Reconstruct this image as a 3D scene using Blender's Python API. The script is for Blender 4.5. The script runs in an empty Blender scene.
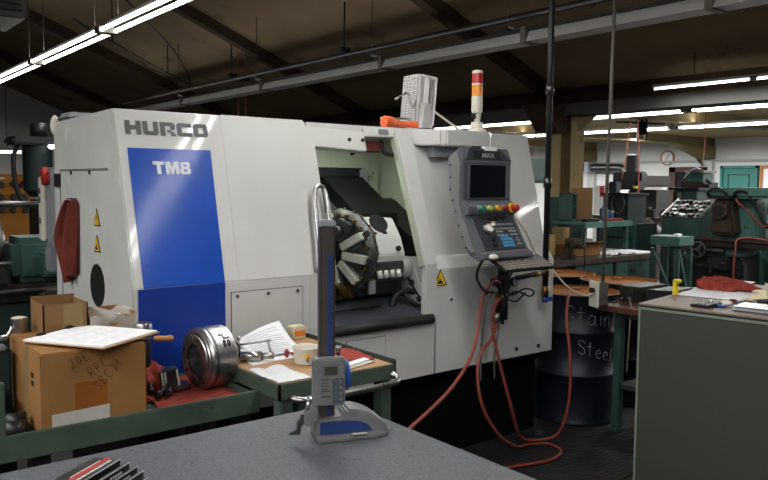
import bpy, bmesh, math, random
from mathutils import Vector, Matrix, noise
random.seed(7)
V = Vector
SC = bpy.context.scene
COL = SC.collection
PI = math.pi
X, Y, Z = V((1,0,0)), V((0,1,0)), V((0,0,1))

# ------------------------------------------------------------------ materials
def lin(c):
    r = []
    for a in c:
        a /= 255.0
        r.append(a/12.92 if a <= .04045 else ((a+.055)/1.055)**2.4)
    return r
MATS = {}
def mat(name, rgb=(128,128,128), rough=.5, metal=0., var=.12, scale=6., bump=0., bscale=60., emit=0., coat=0., coatr=.1,
        patch=None, alpha=1., spec=.5, fine=None, trans=0.):
    """Procedural paint: a base colour broken up by noise; patch=(rgb, level, scale) adds worn or dirty areas,
    fine=(rgb, level, scale) adds specks."""
    if name in MATS: return MATS[name]
    m = bpy.data.materials.new(name); m.use_nodes = True
    nt = m.node_tree; N, L = nt.nodes, nt.links
    b = N['Principled BSDF']
    tc = N.new('ShaderNodeTexCoord')
    c = lin(rgb)
    n1 = N.new('ShaderNodeTexNoise'); n1.inputs['Scale'].default_value = scale; n1.inputs['Detail'].default_value = 5
    L.new(tc.outputs['Object'], n1.inputs['Vector'])
    r1 = N.new('ShaderNodeValToRGB')
    r1.color_ramp.elements[0].position = .3; r1.color_ramp.elements[1].position = .7
    r1.color_ramp.elements[0].color = [max(0,a*(1-var)) for a in c]+[1]
    r1.color_ramp.elements[1].color = [min(1,a*(1+var)) for a in c]+[1]
    L.new(n1.outputs['Fac'], r1.inputs['Fac'])
    out = r1.outputs['Color']
    for k in (patch, fine):
        if not k: continue
        n2 = N.new('ShaderNodeTexNoise'); n2.inputs['Scale'].default_value = k[2]; n2.inputs['Detail'].default_value = 8
        n2.inputs['Roughness'].default_value = .65
        L.new(tc.outputs['Object'], n2.inputs['Vector'])
        r2 = N.new('ShaderNodeValToRGB')
        r2.color_ramp.elements[0].position = k[1]; r2.color_ramp.elements[1].position = min(1,k[1]+.07)
        r2.color_ramp.elements[0].color = (0,0,0,1); r2.color_ramp.elements[1].color = (1,1,1,1)
        L.new(n2.outputs['Fac'], r2.inputs['Fac'])
        mx = N.new('ShaderNodeMix'); mx.data_type = 'RGBA'
        L.new(r2.outputs['Color'], mx.inputs['Factor'])
        L.new(out, mx.inputs[6]); mx.inputs[7].default_value = lin(k[0])+[1]
        out = mx.outputs[2]
    L.new(out, b.inputs['Base Color'])
    rr = N.new('ShaderNodeMapRange'); rr.inputs['To Min'].default_value = max(.02,rough-.06); rr.inputs['To Max'].default_value = min(1,rough+.08)
    L.new(n1.outputs['Fac'], rr.inputs['Value']); L.new(rr.outputs['Result'], b.inputs['Roughness'])
    b.inputs['Metallic'].default_value = metal
    b.inputs['Specular IOR Level'].default_value = spec
    if coat: b.inputs['Coat Weight'].default_value = coat; b.inputs['Coat Roughness'].default_value = coatr
    if trans: b.inputs['Transmission Weight'].default_value = trans
    if alpha < 1: b.inputs['Alpha'].default_value = alpha
    if emit:
        L.new(out, b.inputs['Emission Color']); b.inputs['Emission Strength'].default_value = emit
    if bump:
        n3 = N.new('ShaderNodeTexNoise'); n3.inputs['Scale'].default_value = bscale; n3.inputs['Detail'].default_value = 4
        L.new(tc.outputs['Object'], n3.inputs['Vector'])
        bp = N.new('ShaderNodeBump'); bp.inputs['Strength'].default_value = bump; bp.inputs['Distance'].default_value = .01
        L.new(n3.outputs['Fac'], bp.inputs['Height']); L.new(bp.outputs['Normal'], b.inputs['Normal'])
    MATS[name] = m
    return m

white   = mat('machine_white', (198,199,196), .45, 0, .05, 3, .006, 16, coat=.45, coatr=.05, fine=((165,166,162), .70, 9))
whiteS  = mat('machine_white_side', (190,191,187), .42, 0, .06, 4, .04, 22, patch=((205,206,203), .62, 5))
cavity  = mat('cavity_paint', (168,176,158), .5, 0, .10, 4, patch=((120,128,104), .66, 5))
cavdark = mat('cavity_dark', (34,37,37), .45, .2, .3, 8, fine=((120,118,105), .73, 60))
waydark = mat('way_cover_dark', (22,23,23), .4, .3, .3, 9, fine=((150,145,130), .76, 55))
traysteel = mat('chip_tray_steel', (62,66,74), .5, .4, .3, 6, fine=((120,120,120), .72, 50))
blue    = mat('panel_blue', (14,74,176), .36, 0, .10, 5, .02, 30, fine=((44,92,172), .64, 14), coat=.26, coatr=.13, spec=.12)
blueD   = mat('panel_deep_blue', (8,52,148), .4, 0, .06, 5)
logo    = mat('logo_grey', (74,76,80), .5)
logow   = mat('logo_white', (222,226,232), .5)
black   = mat('black_rubber', (16,16,17), .6, 0, .2)
blackm  = mat('black_paint', (20,20,21), .45, 0, .25, 12)
plinthm = mat('plinth_black', (8,8,8), .8, 0, .3, spec=.1)
seamm   = mat('seam_dark', (112,112,110), .7)
steel   = mat('steel', (176,177,176), .28, 1, .10, 14)
steelB  = mat('brushed_steel', (170,170,170), .30, 1, .14, 40, .05, 120)
steelD  = mat('dark_steel', (92,92,92), .35, .9, .25, 12)
castg   = mat('cast_grey', (128,130,130), .45, .35, .12, 25, .06, 90)
brass   = mat('brass', (132,104,56), .35, .9, .2, 15)
gunm    = mat('turret_steel', (84,88,86), .42, .7, .25, 18, fine=((150,145,120), .68, 40))
holder  = mat('tool_holder_white', (196,198,188), .5, .1, .1, 20)
turretw = mat('turret_cover_white', (204,206,203), .45, 0, .06)
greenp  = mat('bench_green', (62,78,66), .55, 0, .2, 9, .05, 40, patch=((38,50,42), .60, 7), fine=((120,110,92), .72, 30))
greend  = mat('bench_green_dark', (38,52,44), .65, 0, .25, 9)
teal    = mat('machine_teal', (46,76,70), .5, 0, .25, 5, patch=((18,38,34), .58, 4), fine=((86,104,92), .72, 18))
tealL   = mat('machine_teal_light', (66,108,98), .5, 0, .2, 5, patch=((26,58,50), .62, 5))
tealD   = mat('machine_teal_dark', (14,40,38), .6, 0, .3, 5)
greasy  = mat('greasy_iron', (40,38,34), .5, .4, .35, 10, .1, 30, fine=((110,104,88), .70, 26))
greasyB = mat('greasy_brown', (58,44,34), .55, .2, .35, 10, .1, 30)
granite = mat('granite', (76,79,84), .55, 0, .35, 170, 0, fine=((112,115,120), .60, 150), patch=((44,46,50), .56, 120))
graniteE= mat('granite_edge', (34,35,37), .6, 0, .3, 200)
cardb   = mat('cardboard', (140,98,50), .8, 0, .10, 5, .05, 25, patch=((136,90,42), .60, 4))
cardb2  = mat('cardboard_brown', (120,88,52), .8, 0, .10, 6, .05, 25)
cardb3  = mat('cardboard_olive', (126,106,64), .7, 0, .10, 6)
tape    = mat('parcel_tape', (150,122,82), .3, 0, .2, 14, coat=.4)
tapeB   = mat('brown_tape', (140,82,34), .35, 0, .2, 12, coat=.3)
paperW  = mat('paper_white', (232,233,236), .75, 0, .03, 8)
paperY  = mat('paper_yellow', (236,222,168), .75, 0, .04, 8)
paperT  = mat('paper_print', (160,162,168), .8)
ink     = mat('marker_ink', (36,26,18), .7)
labelg  = mat('label_grey', (182,180,172), .7, 0, .08, 12)
redrag  = mat('red_cloth', (146,66,58), .95, 0, .16, 22, .5, 160, spec=.1)
redragd = mat('dark_red_cloth', (104,50,42), .95, 0, .2, 24, .5, 160, spec=.1)
woodp   = mat('cart_plywood', (164,128,90), .65, 0, .12, 7, patch=((150,112,72), .62, 8))
woodh   = mat('wood_handle', (160,114,68), .5, 0, .15, 12)
woodd   = mat('dark_bench_wood', (84,50,34), .5, 0, .25, 8, patch=((120,92,78), .6, 9))
benchtop= mat('bench_top_dark', (66,54,48), .5, 0, .3, 8, patch=((110,100,92), .62, 6))
pend_m  = mat('pendant_grey', (86,90,96), .45, 0, .08, 6, .03, 60)
pendS   = mat('pendant_side', (112,116,116), .5, 0, .08, 6)
pendD   = mat('pendant_dark', (44,48,56), .4, 0, .1, 8)
screenm = mat('screen_glass', (10,12,16), .12, 0, .2, 6, coat=.5)
yellow  = mat('safety_yellow', (226,182,28), .5, 0, .06)
yelb    = mat('tape_yellow', (222,202,36), .45, 0, .06)
orangeP = mat('orange_plastic', (220,100,60), .4, 0, .08)
orangeH = mat('orange_hose', (128,54,40), .5, 0, .15, 12)
orangeC = mat('orange_cord', (160,92,70), .6, 0, .1)
offw    = mat('offwhite_plastic', (216,212,200), .5, 0, .06)
fanw    = mat('fan_white', (222,222,222), .5, 0, .04)
fang    = mat('fan_grille', (190,188,186), .5, 0, .06)
beige   = mat('aged_beige', (206,196,170), .55, 0, .08)
redL    = mat('lens_red', (170,38,34), .25, 0, .1, 9, emit=.05, coat=.3)
ambL    = mat('lens_amber', (214,132,30), .25, 0, .1, 9, emit=.08, coat=.3)
drumB   = mat('drum_blue_black', (22,27,40), .42, .1, .3, 6, .04, 20)
rust    = mat('drum_rust', (158,98,36), .85, 0, .25, 10, patch=((104,56,24), .58, 8), bump=.15, bscale=40)
chalk   = mat('chalk', (150,152,156), .95, 0, .3, 40)
olive   = mat('cabinet_green', (56,63,52), .6, 0, .05, 60, .05, 220, fine=((48,54,45), .56, 240))
oliveE  = mat('cabinet_edge', (120,130,114), .5, 0, .08)
lamin   = mat('laminate_brown', (122,108,96), .55, 0, .08, 40, fine=((98,86,76), .6, 80))
ceilm   = mat('fibreboard_ceiling', (122,106,84), .95, 0, .14, 1.3, .1, 8, patch=((92,78,62), .6, 1.1), spec=.1)
ceilT   = mat('tan_ceiling', (146,130,98), .9, 0, .1, 1.2, spec=.1)
rafterm = mat('rafter_wood', (62,50,40), .85, 0, .2, 3, .1, 12, spec=.15)
beamY   = mat('beam_yellow', (122,106,70), .7, 0, .15, 3)
girder  = mat('girder_grey', (66,66,62), .8, 0, .12, 3)
colY    = mat('column_yellow', (142,124,86), .6, 0, .12, 4, patch=((108,84,46), .60, 3))
colB    = mat('column_brown', (112,88,52), .7, 0, .2, 4)
colG    = mat('column_green', (22,58,52), .6, 0, .15, 4)
wallm   = mat('block_wall_white', (204,207,204), .85, 0, .05, 2, .08, 20)
wallt   = mat('wall_trim', (168,170,168), .7, 0, .05)
floorm  = mat('concrete_floor', (24,23,23), .75, 0, .25, 2, .1, 14)
doorB   = mat('door_brown', (58,30,20), .6, 0, .2, 4)
doorK   = mat('doorway_dark', (14,11,10), .9)
doorT   = mat('door_teal', (24,108,100), .5, 0, .1, 3)
frameO  = mat('notice_frame', (170,112,62), .6)
battenm = mat('lamp_batten', (58,58,56), .7)
whiteM  = mat('white_metal', (196,198,198), .45, 0, .05)
tubem   = mat('lamp_tube', (255,252,244), .4, 0, 0, emit=10.0)
pegO    = mat('pegboard_orange', (186,122,38), .7, 0, .1, 3)
grey    = mat('grey_enamel', (140,146,148), .5, 0, .06)
redsw   = mat('switch_red', (168,30,30), .4)
blueP   = mat('blue_plastic', (22,72,150), .35, 0, .1)
blueG   = mat('gauge_blue', (34,56,110), .42, 0, .1, 20, .05, 120)
lcd     = mat('lcd_olive', (66,70,58), .25)
keyT    = mat('key_teal', (60,104,112), .5)
hoseB   = mat('cable_black', (18,18,18), .5)
condu   = mat('conduit_grey', (110,106,98), .5, .3, .15)
clearp  = mat('plastic_wrap', (206,204,198), .15, 0, .1, 8, .3, 30, alpha=.45, coat=.5)
sheetp  = mat('plastic_sheet', (214,216,218), .3, 0, .1, 6, .2, 20)
insb    = mat('insert_box_black', (20,20,22), .4, 0, .1)
insr    = mat('insert_box_red', (168,44,40), .5)
insw    = mat('insert_box_white', (206,206,208), .5)

# the ring pattern of the rubber mat
def mat_rubber():
    m = mat('rubber_mat', (22,20,22), .55, 0, .2, 8)
    nt = m.node_tree; b = nt.nodes['Principled BSDF']
    tc = nt.nodes.new('ShaderNodeTexCoord')
    vo = nt.nodes.new('ShaderNodeTexVoronoi'); vo.inputs['Scale'].default_value = 28; vo.inputs['Randomness'].default_value = 0
    nt.links.new(tc.outputs['Object'], vo.inputs['Vector'])
    bp = nt.nodes.new('ShaderNodeBump'); bp.inputs['Distance'].default_value = .012; bp.inputs['Strength'].default_value = 1
    nt.links.new(vo.outputs['Distance'], bp.inputs['Height']); nt.links.new(bp.outputs['Normal'], b.inputs['Normal'])
    return m
rubber = mat_rubber()

# ------------------------------------------------------------------ mesh helpers
def frame(o, u, v):
    u = V(u).normalized(); v = V(v); v = (v-u*v.dot(u)).normalized(); w = u.cross(v)
    M = Matrix.Identity(4)
    for i in range(3):
        M[i][0], M[i][1], M[i][2], M[i][3] = u[i], v[i], w[i], o[i]
    return M
def rotz(a, o=(0,0,0)):
    return Matrix.Translation(V(o)) @ Matrix.Rotation(math.radians(a), 4, 'Z')
def catmull(pts, n=6):
    pts = [V(p) for p in pts]
    if len(pts) < 3: return pts
    P = [pts[0]*2-pts[1]] + pts + [pts[-1]*2-pts[-2]]
    r = []
    for i in range(1, len(P)-2):
        a, b, c, d = P[i-1:i+3]
        for k in range(n):
            t = k/n
            r.append(.5*((2*b)+(c-a)*t+(2*a-5*b+4*c-d)*t*t+(3*b-a-3*c+d)*t**3))
    r.append(pts[-1]); return r

class MB:
    def __init__(s, xf=None): s.bm = bmesh.new(); s.mats = []; s.xf = xf
    def put(s, t, m, smooth=False, M=None):
        if m not in s.mats: s.mats.append(m)
        i = s.mats.index(m)
        for f in t.faces:
            f.material_index = i
            if smooth is not None: f.smooth = smooth
        if M is not None: t.transform(M)
        if s.xf is not None: t.transform(s.xf)
        me = bpy.data.meshes.new('tmp'); t.to_mesh(me); t.free(); s.bm.from_mesh(me); bpy.data.meshes.remove(me)
        return s
    def box(s, a, b, m, bev=0, M=None, seg=2):
        t = bmesh.new(); bmesh.ops.create_cube(t, size=1)
        a, b = V(a), V(b); d = b-a
        t.transform(Matrix.Translation((a+b)/2) @ Matrix.Diagonal((abs(d.x),abs(d.y),abs(d.z),1)))
        if bev: bmesh.ops.bevel(t, geom=t.edges[:], offset=bev, segments=seg, affect='EDGES', clamp_overlap=True)
        return s.put(t, m, False, M)
    def bar(s, p0, p1, w, h, m, up=Z, bev=0):
        p0, p1 = V(p0), V(p1); d = p1-p0; L = d.length
        M = frame(p0, d, V(up).cross(d) if abs(d.normalized().dot(V(up))) < .99 else X)
        return s.box((0,-w/2,-h/2), (L,w/2,h/2), m, bev, M)
    def cyl(s, p0, p1, r, m, seg=20, r2=None, M=None):
        p0, p1 = V(p0), V(p1); d = p1-p0; L = d.length
        t = bmesh.new(); r2 = r if r2 is None else r2
        bmesh.ops.create_cone(t, cap_ends=True, segments=seg, radius1=r, radius2=r2, depth=L)
        for f in t.faces: f.smooth = len(f.verts) == 4
        q = Z.rotation_difference(d.normalized()).to_matrix().to_4x4()
        t.transform(Matrix.Translation((p0+p1)/2) @ q)
        return s.put(t, m, None, M)
    def tube(s, pts, r, m, seg=8, n=6, closed=False, M=None):
        P = catmull(pts, n) if n else [V(p) for p in pts]
        t = bmesh.new(); rings = []
        up = None
        for i, p in enumerate(P):
            d = (P[min(i+1,len(P)-1)]-P[max(i-1,0)])
            if closed: d = P[(i+1)%len(P)]-P[i-1]
            if d.length < 1e-9: d = V((0,0,1))
            d.normalize()
            if up is None: up = d.orthogonal().normalized()
            up = (up-d*up.dot(d)); up = up.normalized() if up.length > 1e-6 else d.orthogonal().normalized()
            w = d.cross(up)
            rings.append([t.verts.new(p+(up*math.cos(2*PI*k/seg)+w*math.sin(2*PI*k/seg))*r) for k in range(seg)])
        nr = len(rings)
        for i in range(nr if closed else nr-1):
            A, B = rings[i], rings[(i+1)%nr]
            for k in range(seg): t.faces.new((A[k],A[(k+1)%seg],B[(k+1)%seg],B[k]))
        for f in t.faces: f.smooth = True
        if not closed:
            t.faces.new(rings[0][::-1]); t.faces.new(rings[-1])
        return s.put(t, m, None, M)
    def lathe(s, prof, o, axis, m, seg=28, M=None, sharp=True):
        t = bmesh.new(); rings = []
        for r, h in prof:
            rings.append([t.verts.new((max(r,1e-5)*math.cos(2*PI*k/seg), max(r,1e-5)*math.sin(2*PI*k/seg), h)) for k in range(seg)])
        for A, B in zip(rings, rings[1:]):
            for k in range(seg):
                f = t.faces.new((A[k],A[(k+1)%seg],B[(k+1)%seg],B[k])); f.smooth = True
        bmesh.ops.remove_doubles(t, verts=t.verts[:], dist=5e-5)
        if sharp:
            t.normal_update()
            for e in t.edges:
                if len(e.link_faces) == 2 and e.calc_face_angle(0) > .55: e.smooth = False
        q = Z.rotation_difference(V(axis).normalized()).to_matrix().to_4x4()
        t.transform(Matrix.Translation(V(o)) @ q)
        return s.put(t, m, None, M)
    def prism(s, poly, M, depth, m, bev=0, smooth=False):
        """polygon in the xy plane of M, extruded from 0 to depth along its z."""
        t = bmesh.new()
        a = [t.verts.new((p[0],p[1],0)) for p in poly]; b = [t.verts.new((p[0],p[1],depth)) for p in poly]
        n = len(poly)
        t.faces.new(a[::-1]); t.faces.new(b)
        for i in range(n): t.faces.new((a[i],a[(i+1)%n],b[(i+1)%n],b[i]))
        bmesh.ops.recalc_face_normals(t, faces=t.faces[:])
        if bev: bmesh.ops.bevel(t, geom=t.edges[:], offset=bev, segments=2, affect='EDGES', clamp_overlap=True)
        return s.put(t, m, smooth, M)
    def sheet(s, nx, ny, fn, m, thick=0., smooth=True, M=None):
        t = bmesh.new()
        g = [[t.verts.new(V(fn(i/nx,j/ny))) for j in range(ny+1)] for i in range(nx+1)]
        for i in range(nx):
            for j in range(ny): t.faces.new((g[i][j],g[i+1][j],g[i+1][j+1],g[i][j+1]))
        if thick:
            t.normal_update()
            bmesh.ops.solidify(t, geom=t.faces[:], thickness=thick)
        return s.put(t, m, smooth, M)
    def ball(s, c, r, m, sc=(1,1,1), M=None, sub=2):
        t = bmesh.new(); bmesh.ops.create_icosphere(t, subdivisions=sub, radius=r)
        t.transform(Matrix.Translation(V(c)) @ Matrix.Diagonal((*sc,1)))
        return s.put(t, m, True, M)
    def text(s, txt, size, M, m, bold=0., shear=0., wide=1., depth=.001, align='LEFT'):
        cu = bpy.data.curves.new('t', 'FONT'); cu.body = txt; cu.size = size; cu.offset = bold; cu.shear = shear
        cu.extrude = depth/2; cu.align_x = align
        o = bpy.data.objects.new('t', cu); COL.objects.link(o)
        bpy.context.view_layer.update()
        dg = bpy.context.evaluated_depsgraph_get()
        me = bpy.data.meshes.new_from_object(o.evaluated_get(dg))
        t = bmesh.new(); t.from_mesh(me)
        bpy.data.objects.remove(o); bpy.data.curves.remove(cu); bpy.data.meshes.remove(me)
        t.transform(Matrix.Diagonal((wide,1,1,1)))
        return s.put(t, m, False, M)
    def mesh(s, name, off):
        if off is not None: bmesh.ops.translate(s.bm, verts=s.bm.verts[:], vec=-V(off))
        me = bpy.data.meshes.new(name)
        s.bm.normal_update(); s.bm.to_mesh(me); s.bm.free()
        for m in s.mats: me.materials.append(m)
        return me

def wloc(o):
    v = V((0,0,0))
    while o is not None: v += V(o.location); o = o.parent
    return v
def tag(o, label=None, cat=None, group=None, kind=None):
    if label: o['label'] = label
    if cat: o['category'] = cat
    if group: o['group'] = group
    if kind: o['kind'] = kind
    return o
def thing(name, label, cat, loc=(0,0,0), group=None):
    o = bpy.data.objects.new(name, None); o.location = loc; o.empty_display_size = .1
    COL.objects.link(o); return tag(o, label, cat, group)
def part(name, mb, parent, label=None):
    o = bpy.data.objects.new(name, mb.mesh(name, wloc(parent))); COL.objects.link(o); o.parent = parent
    if label: o['label'] = label
    return o
def single(name, mb, label, cat, group=None, kind=None):
    vs = [v.co for v in mb.bm.verts]
    lo = V((min(v.x for v in vs),min(v.y for v in vs),min(v.z for v in vs))); hi = V((max(v.x for v in vs),max(v.y for v in vs),max(v.z for v in vs)))
    base = V(((lo.x+hi.x)/2,(lo.y+hi.y)/2,lo.z))
    o = bpy.data.objects.new(name, mb.mesh(name, base)); o.location = base; COL.objects.link(o)
    return tag(o, label, cat, group, kind)
def struct(name, mb, parent=None):
    if parent: return part(name, mb, parent)
    return single(name, mb, None, None, None, 'structure')
def dup(root, loc, label=None, group=None):
    r = root.copy(); COL.objects.link(r); r.location = loc
    if label: r['label'] = label
    if group: r['group'] = group
    for ch in list(root.children):
        c = ch.copy(); COL.objects.link(c); c.parent = r
        for g in list(ch.children):
            d = g.copy(); COL.objects.link(d); d.parent = c
    return r
def crumple(p, a, s, seed=0):
    q = V((p[0]*s+seed, p[1]*s+seed*1.7, p[2]*s))
    return a*noise.noise(q)

# single stroke letters for the handwriting, on a 1 high cell
STROKES = {
 'S': [[(.6,.85),(.35,1),(.1,.85),(.15,.62),(.5,.42),(.6,.2),(.4,0),(.05,.1)]],
 't': [[(.3,1),(.28,.3),(.32,0)],[(.05,.68),(.6,.72)]],
 'a': [[(.5,.55),(.25,.62),(.08,.35),(.2,.08),(.45,.2),(.52,.58),(.52,.2),(.65,.02)]],
 'i': [[(.2,.58),(.22,.05)],[(.18,.8),(.26,.84)]],
 'n': [[(.1,.6),(.12,.02)],[(.12,.4),(.35,.62),(.5,.45),(.52,.02)]],
 'l': [[(.4,1),(.1,.0)]],
 'e': [[(.1,.32),(.5,.4),(.4,.62),(.15,.5),(.1,.2),(.3,.02),(.55,.12)]],
 's': [[(.45,.58),(.2,.6),(.15,.4),(.42,.25),(.35,.05),(.08,.08)]],
 'H': [[(.1,1),(.1,0)],[(.6,1),(.6,0)],[(.1,.5),(.6,.52)]],
 'R': [[(.1,0),(.1,1),(.5,.95),(.5,.6),(.1,.5),(.6,0)]],
 'C': [[(.6,.85),(.3,1),(.08,.6),(.2,.08),(.6,.15)]],
 'B': [[(.1,0),(.1,1),(.5,.85),(.12,.52),(.55,.3),(.1,0)]],
 'P': [[(.1,0),(.15,1),(.55,.85),(.4,.5),(.12,.45)]],
 '1': [[(.2,.8),(.35,1),(.35,0)]],
 '3': [[(.1,.9),(.5,.95),(.25,.55),(.55,.3),(.3,0),(.05,.1)]],
 '2': [[(.1,.8),(.35,1),(.5,.75),(.1,.05),(.6,.08)]],
 'O': [[(.3,1),(.08,.5),(.3,0),(.55,.5),(.3,1)]],
 '8': [[(.3,.5),(.1,.75),(.3,1),(.5,.75),(.3,.5),(.08,.25),(.3,0),(.52,.25),(.3,.5)]],
 'E': [[(.55,1),(.1,1),(.1,0),(.55,0)],[(.1,.5),(.45,.5)]],
 'L': [[(.1,1),(.1,0),(.55,.05)]],
 ' ': [],
}
def handwrite(mb, txt, size, fn, r, m, adv=.72):
    """fn(x, y) maps flat writing coordinates to the surface."""
    x = 0
    for ch in txt:
        for st in STROKES[ch]:
            mb.tube([fn(x+p[0]*size*.85, p[1]*size) for p in st], r, m, 5, 4)
        x += size*adv*(.55 if ch in 'il1' else 1)
    return x
# ================================================================== the hall
RX = 7.25
def roofz(x): return 2.55 + .4*(RX-x)
WX = 19.22
b = MB(); b.box((-8,-8,-.15), (19.5,20.5,0), floorm); struct('floor', b)
# sloping fibreboard roof over the machine bay, flat tan ceiling over the far bay
b = MB()
prof = [(-7.6, roofz(7.45)+.2), (0, roofz(0)+.2), (7.45, roofz(7.45)+.2)]
for (x0,z0),(x1,z1) in zip(prof, prof[1:]):
    b.sheet(1,1, lambda u,v: (x0+(x1-x0)*u, -8+28.5*v, z0+(z1-z0)*u), ceilm, .05, False)
struct('ceiling', b)
b = MB(); b.box((7.4,-8,2.86), (19.4,20.2,2.95), ceilT)
struct('ceiling', b)
b = MB(); b.box((WX,-8,0), (WX+.25,20.2,3.0), wallm); struct('wall_back', b)
b = MB(); b.box((-8,20.2,0), (19.5,20.45,6.0), wallm); struct('wall_left', b)
b = MB(); b.box((-8.2,-8,0), (-7.95,20.2,3.1), wallm); struct('wall_front', b)
# rafters
for k, y in enumerate((-5.09,-1.44,2.21,5.86,9.51,13.16,16.81)):
    b = MB()
    M = frame((0,y-.07,0), X, Z)   # polygon in (x,z), extruded along -y
    b.prism([(7.4,roofz(7.4)),(7.4,roofz(7.4)+.21),(0,roofz(0)+.21),(0,roofz(0))], M, -.14, rafterm)
    struct('trim_%d' % (k+1), b)
# girder along the column line
b = MB(); b.box((7.08,-8,2.43), (7.42,20.2,2.56), girder); b.box((7.14,-8,2.56), (7.36,20.2,2.74), rafterm)
struct('trim_8', b)
# beams with knee braces under the far ceiling
for k, y in enumerate((6.85, 10.5, 14.2)):
    b = MB()
    b.box((7.4,y-.1,2.66), (WX,y+.1,2.86), beamY)
    b.prism([(17.4,2.66),(WX,2.66),(WX,2.33),(18.9,2.30)], frame((0,y-.14,0), X, Z), -.28, beamY)
    struct('trim_%d' % (9+k), b)
# pilasters and conduit on the back wall
b = MB()
for y in (6.85,10.5,14.2): b.box((WX-.12,y-.12,0), (WX,y+.12,2.33), wallt)
struct('trim_12', b)
b = MB()
b.cyl((WX-.04,4,2.27), (WX-.04,19,2.27), .03, wallt, 10)
b.tube([(WX-.05,11.0,2.84),(WX-.06,10.95,2.5),(WX-.2,10.6,2.15)], .025, hoseB, 6)
struct('trim_13', b)
# doors in the back wall
b = MB()
b.box((WX-.06,10.5,0), (WX-.0,11.62,2.12), doorK)
d = struct('door_1', b)
b = MB()
for a in ((10.5,10.62,0,2.12),(11.42,11.62,0,2.12),(10.5,11.62,1.98,2.12)):
    b.box((WX-.12,a[0],a[2]), (WX-.05,a[1],a[3]), doorB, .008)
b.box((WX-.08,10.60,0), (WX-.055,11.0,1.98), doorB)
struct('door_frame', b, d)
b = MB()
b.box((WX-.05,9.2,0), (WX,10.18,2.14), doorT)
d = struct('door_2', b)
b = MB()
for a in ((9.2,9.27,0,2.14),(10.11,10.18,0,2.14),(9.2,10.18,2.07,2.14)): b.box((WX-.1,a[0],a[2]), (WX-.04,a[1],a[3]), doorT, .006)
for a in ((9.42,9.44,1.2,1.92),(9.96,9.98,1.2,1.92),(9.42,9.98,1.9,1.92),(9.42,9.98,1.2,1.22)): b.box((WX-.065,a[0],a[2]), (WX-.045,a[1],a[3]), tealD)
struct('door_panel', b, d)
# framed notice board at the right edge
t = thing('notice_board', 'wood-framed notice board with pale papers on the back wall, right of the teal door', 'notice board', (WX-.06,8.7,1.2))
b = MB()
for a in ((8.2,9.16,2.06,2.14),(8.2,9.16,1.2,1.27),(9.08,9.16,1.27,2.06),(8.2,8.28,1.27,2.06)): b.box((WX-.08,a[0],a[2]), (WX-.02,a[1],a[3]), frameO, .01)
part('frame', b, t)
b = MB(); b.box((WX-.05,8.28,1.27), (WX-.02,9.08,2.06), paperW); part('notice_sheet', b, t)
# clock
t = thing('wall_clock', 'round white wall clock with a thin tan rim on the white block wall', 'clock', (WX-.05,11.73,2.376))
b = MB(); b.lathe([(0,0),(.165,0),(.165,.012)], (WX-.03,11.73,2.376), -X, paperW, 28); part('dial', b, t)
b = MB(); b.lathe([(.165,0),(.2,0),(.2,.035),(.175,.04),(.165,.015)], (WX-.02,11.73,2.376), -X, frameO, 28); part('rim', b, t)
for ang, ln, w in ((35,.13,.010),(215,.085,.014)):
    a = math.radians(ang); b = MB()
    b.bar((WX-.052,11.73,2.376), (WX-.052,11.73-ln*math.sin(a),2.376+ln*math.cos(a)), w, .006, black, X); part('hand', b, t)

# ------------------------------------------------------------------ columns
def column(y, label):
    t = thing('support_column', label, 'column', (7.3,y,0), 'columns carrying the girder')
    xf = rotz(38, (7.3,y,0))
    for z0, z1, ma, mb_, nm in ((0,1.49,colG,colG,'painted_base'),(1.49,2.43,colY,colB,'upper_shaft')):
        b = MB(xf)
        b.box((-.17,-.215,z0), (.17,-.06,z1), ma, .008); b.box((-.15,.05,z0), (.17,.20,z1), ma, .008)
        b.box((-.06,-.07,z0), (.10,.06,z1), mb_)
        part(nm, b, t)
    b = MB()
    b.prism([(-.16,0),(.0,0),(.0,.30),(-.42,.30)], frame((7.12,y-.16,2.24), X, Z), -.32, rafterm)
    b.prism([(0,0),(.45,.32),(-.03,.32)], frame((7.28,y-.2,2.24), -Y, Z), .03, ceilT)
    b.prism([(0,0),(.45,.32),(-.03,.32)], frame((7.28,y+.2,2.24), Y, Z), .03, ceilT)
    part('haunch', b, t)
    return t
column(5.8, 'steel column, yellow above and green below, right of the lathe control')
column(9.45, 'yellow and green column mostly hidden behind the lathe roof')

# ------------------------------------------------------------------ lamps
def lamp_parts(t, x, y0, y1, z, lit=True):
    b = MB()
    b.box((x-.03,y0,z+.015), (x+.03,y1,z+.06), battenm, .004)
    part('reflector', b, t)
    for s in (-1,1):
        b = MB(); b.cyl((x+s*.062,y0+.03,z-.01), (x+s*.062,y1-.03,z-.01), .017, tubem if lit else paperW, 10)
        part('tube', b, t)
    for yy in (y0+.02,y1-.02):
        b = MB(); b.box((x-.085,yy-.03,z-.032), (x+.085,yy+.03,z+.02), condu); part('end_cap', b, t)
    for yy in (y0+.3,y1-.3):
        top = min(roofz(x)+.2, 5) if x < RX else 2.86
        b = MB(); b.cyl((x,yy,z+.06), (x,yy,top), .0035, blackm, 6); part('hanger', b, t)
def lamp_row(x, z, ys, labels, group, ln=2.38):
    t0 = None
    for y, lb in zip(ys, labels):
        if t0 is None:
            t0 = thing('fluorescent_light', lb, 'ceiling light', (x,y+ln/2,z), group)
            lamp_parts(t0, x, y, y+ln, z)
            src = t0; first = V(t0.location)
        else:
            dup(src, (x,y+ln/2,z), lb, group)
g1 = 'twin-tube lights in the row at top left'
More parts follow.
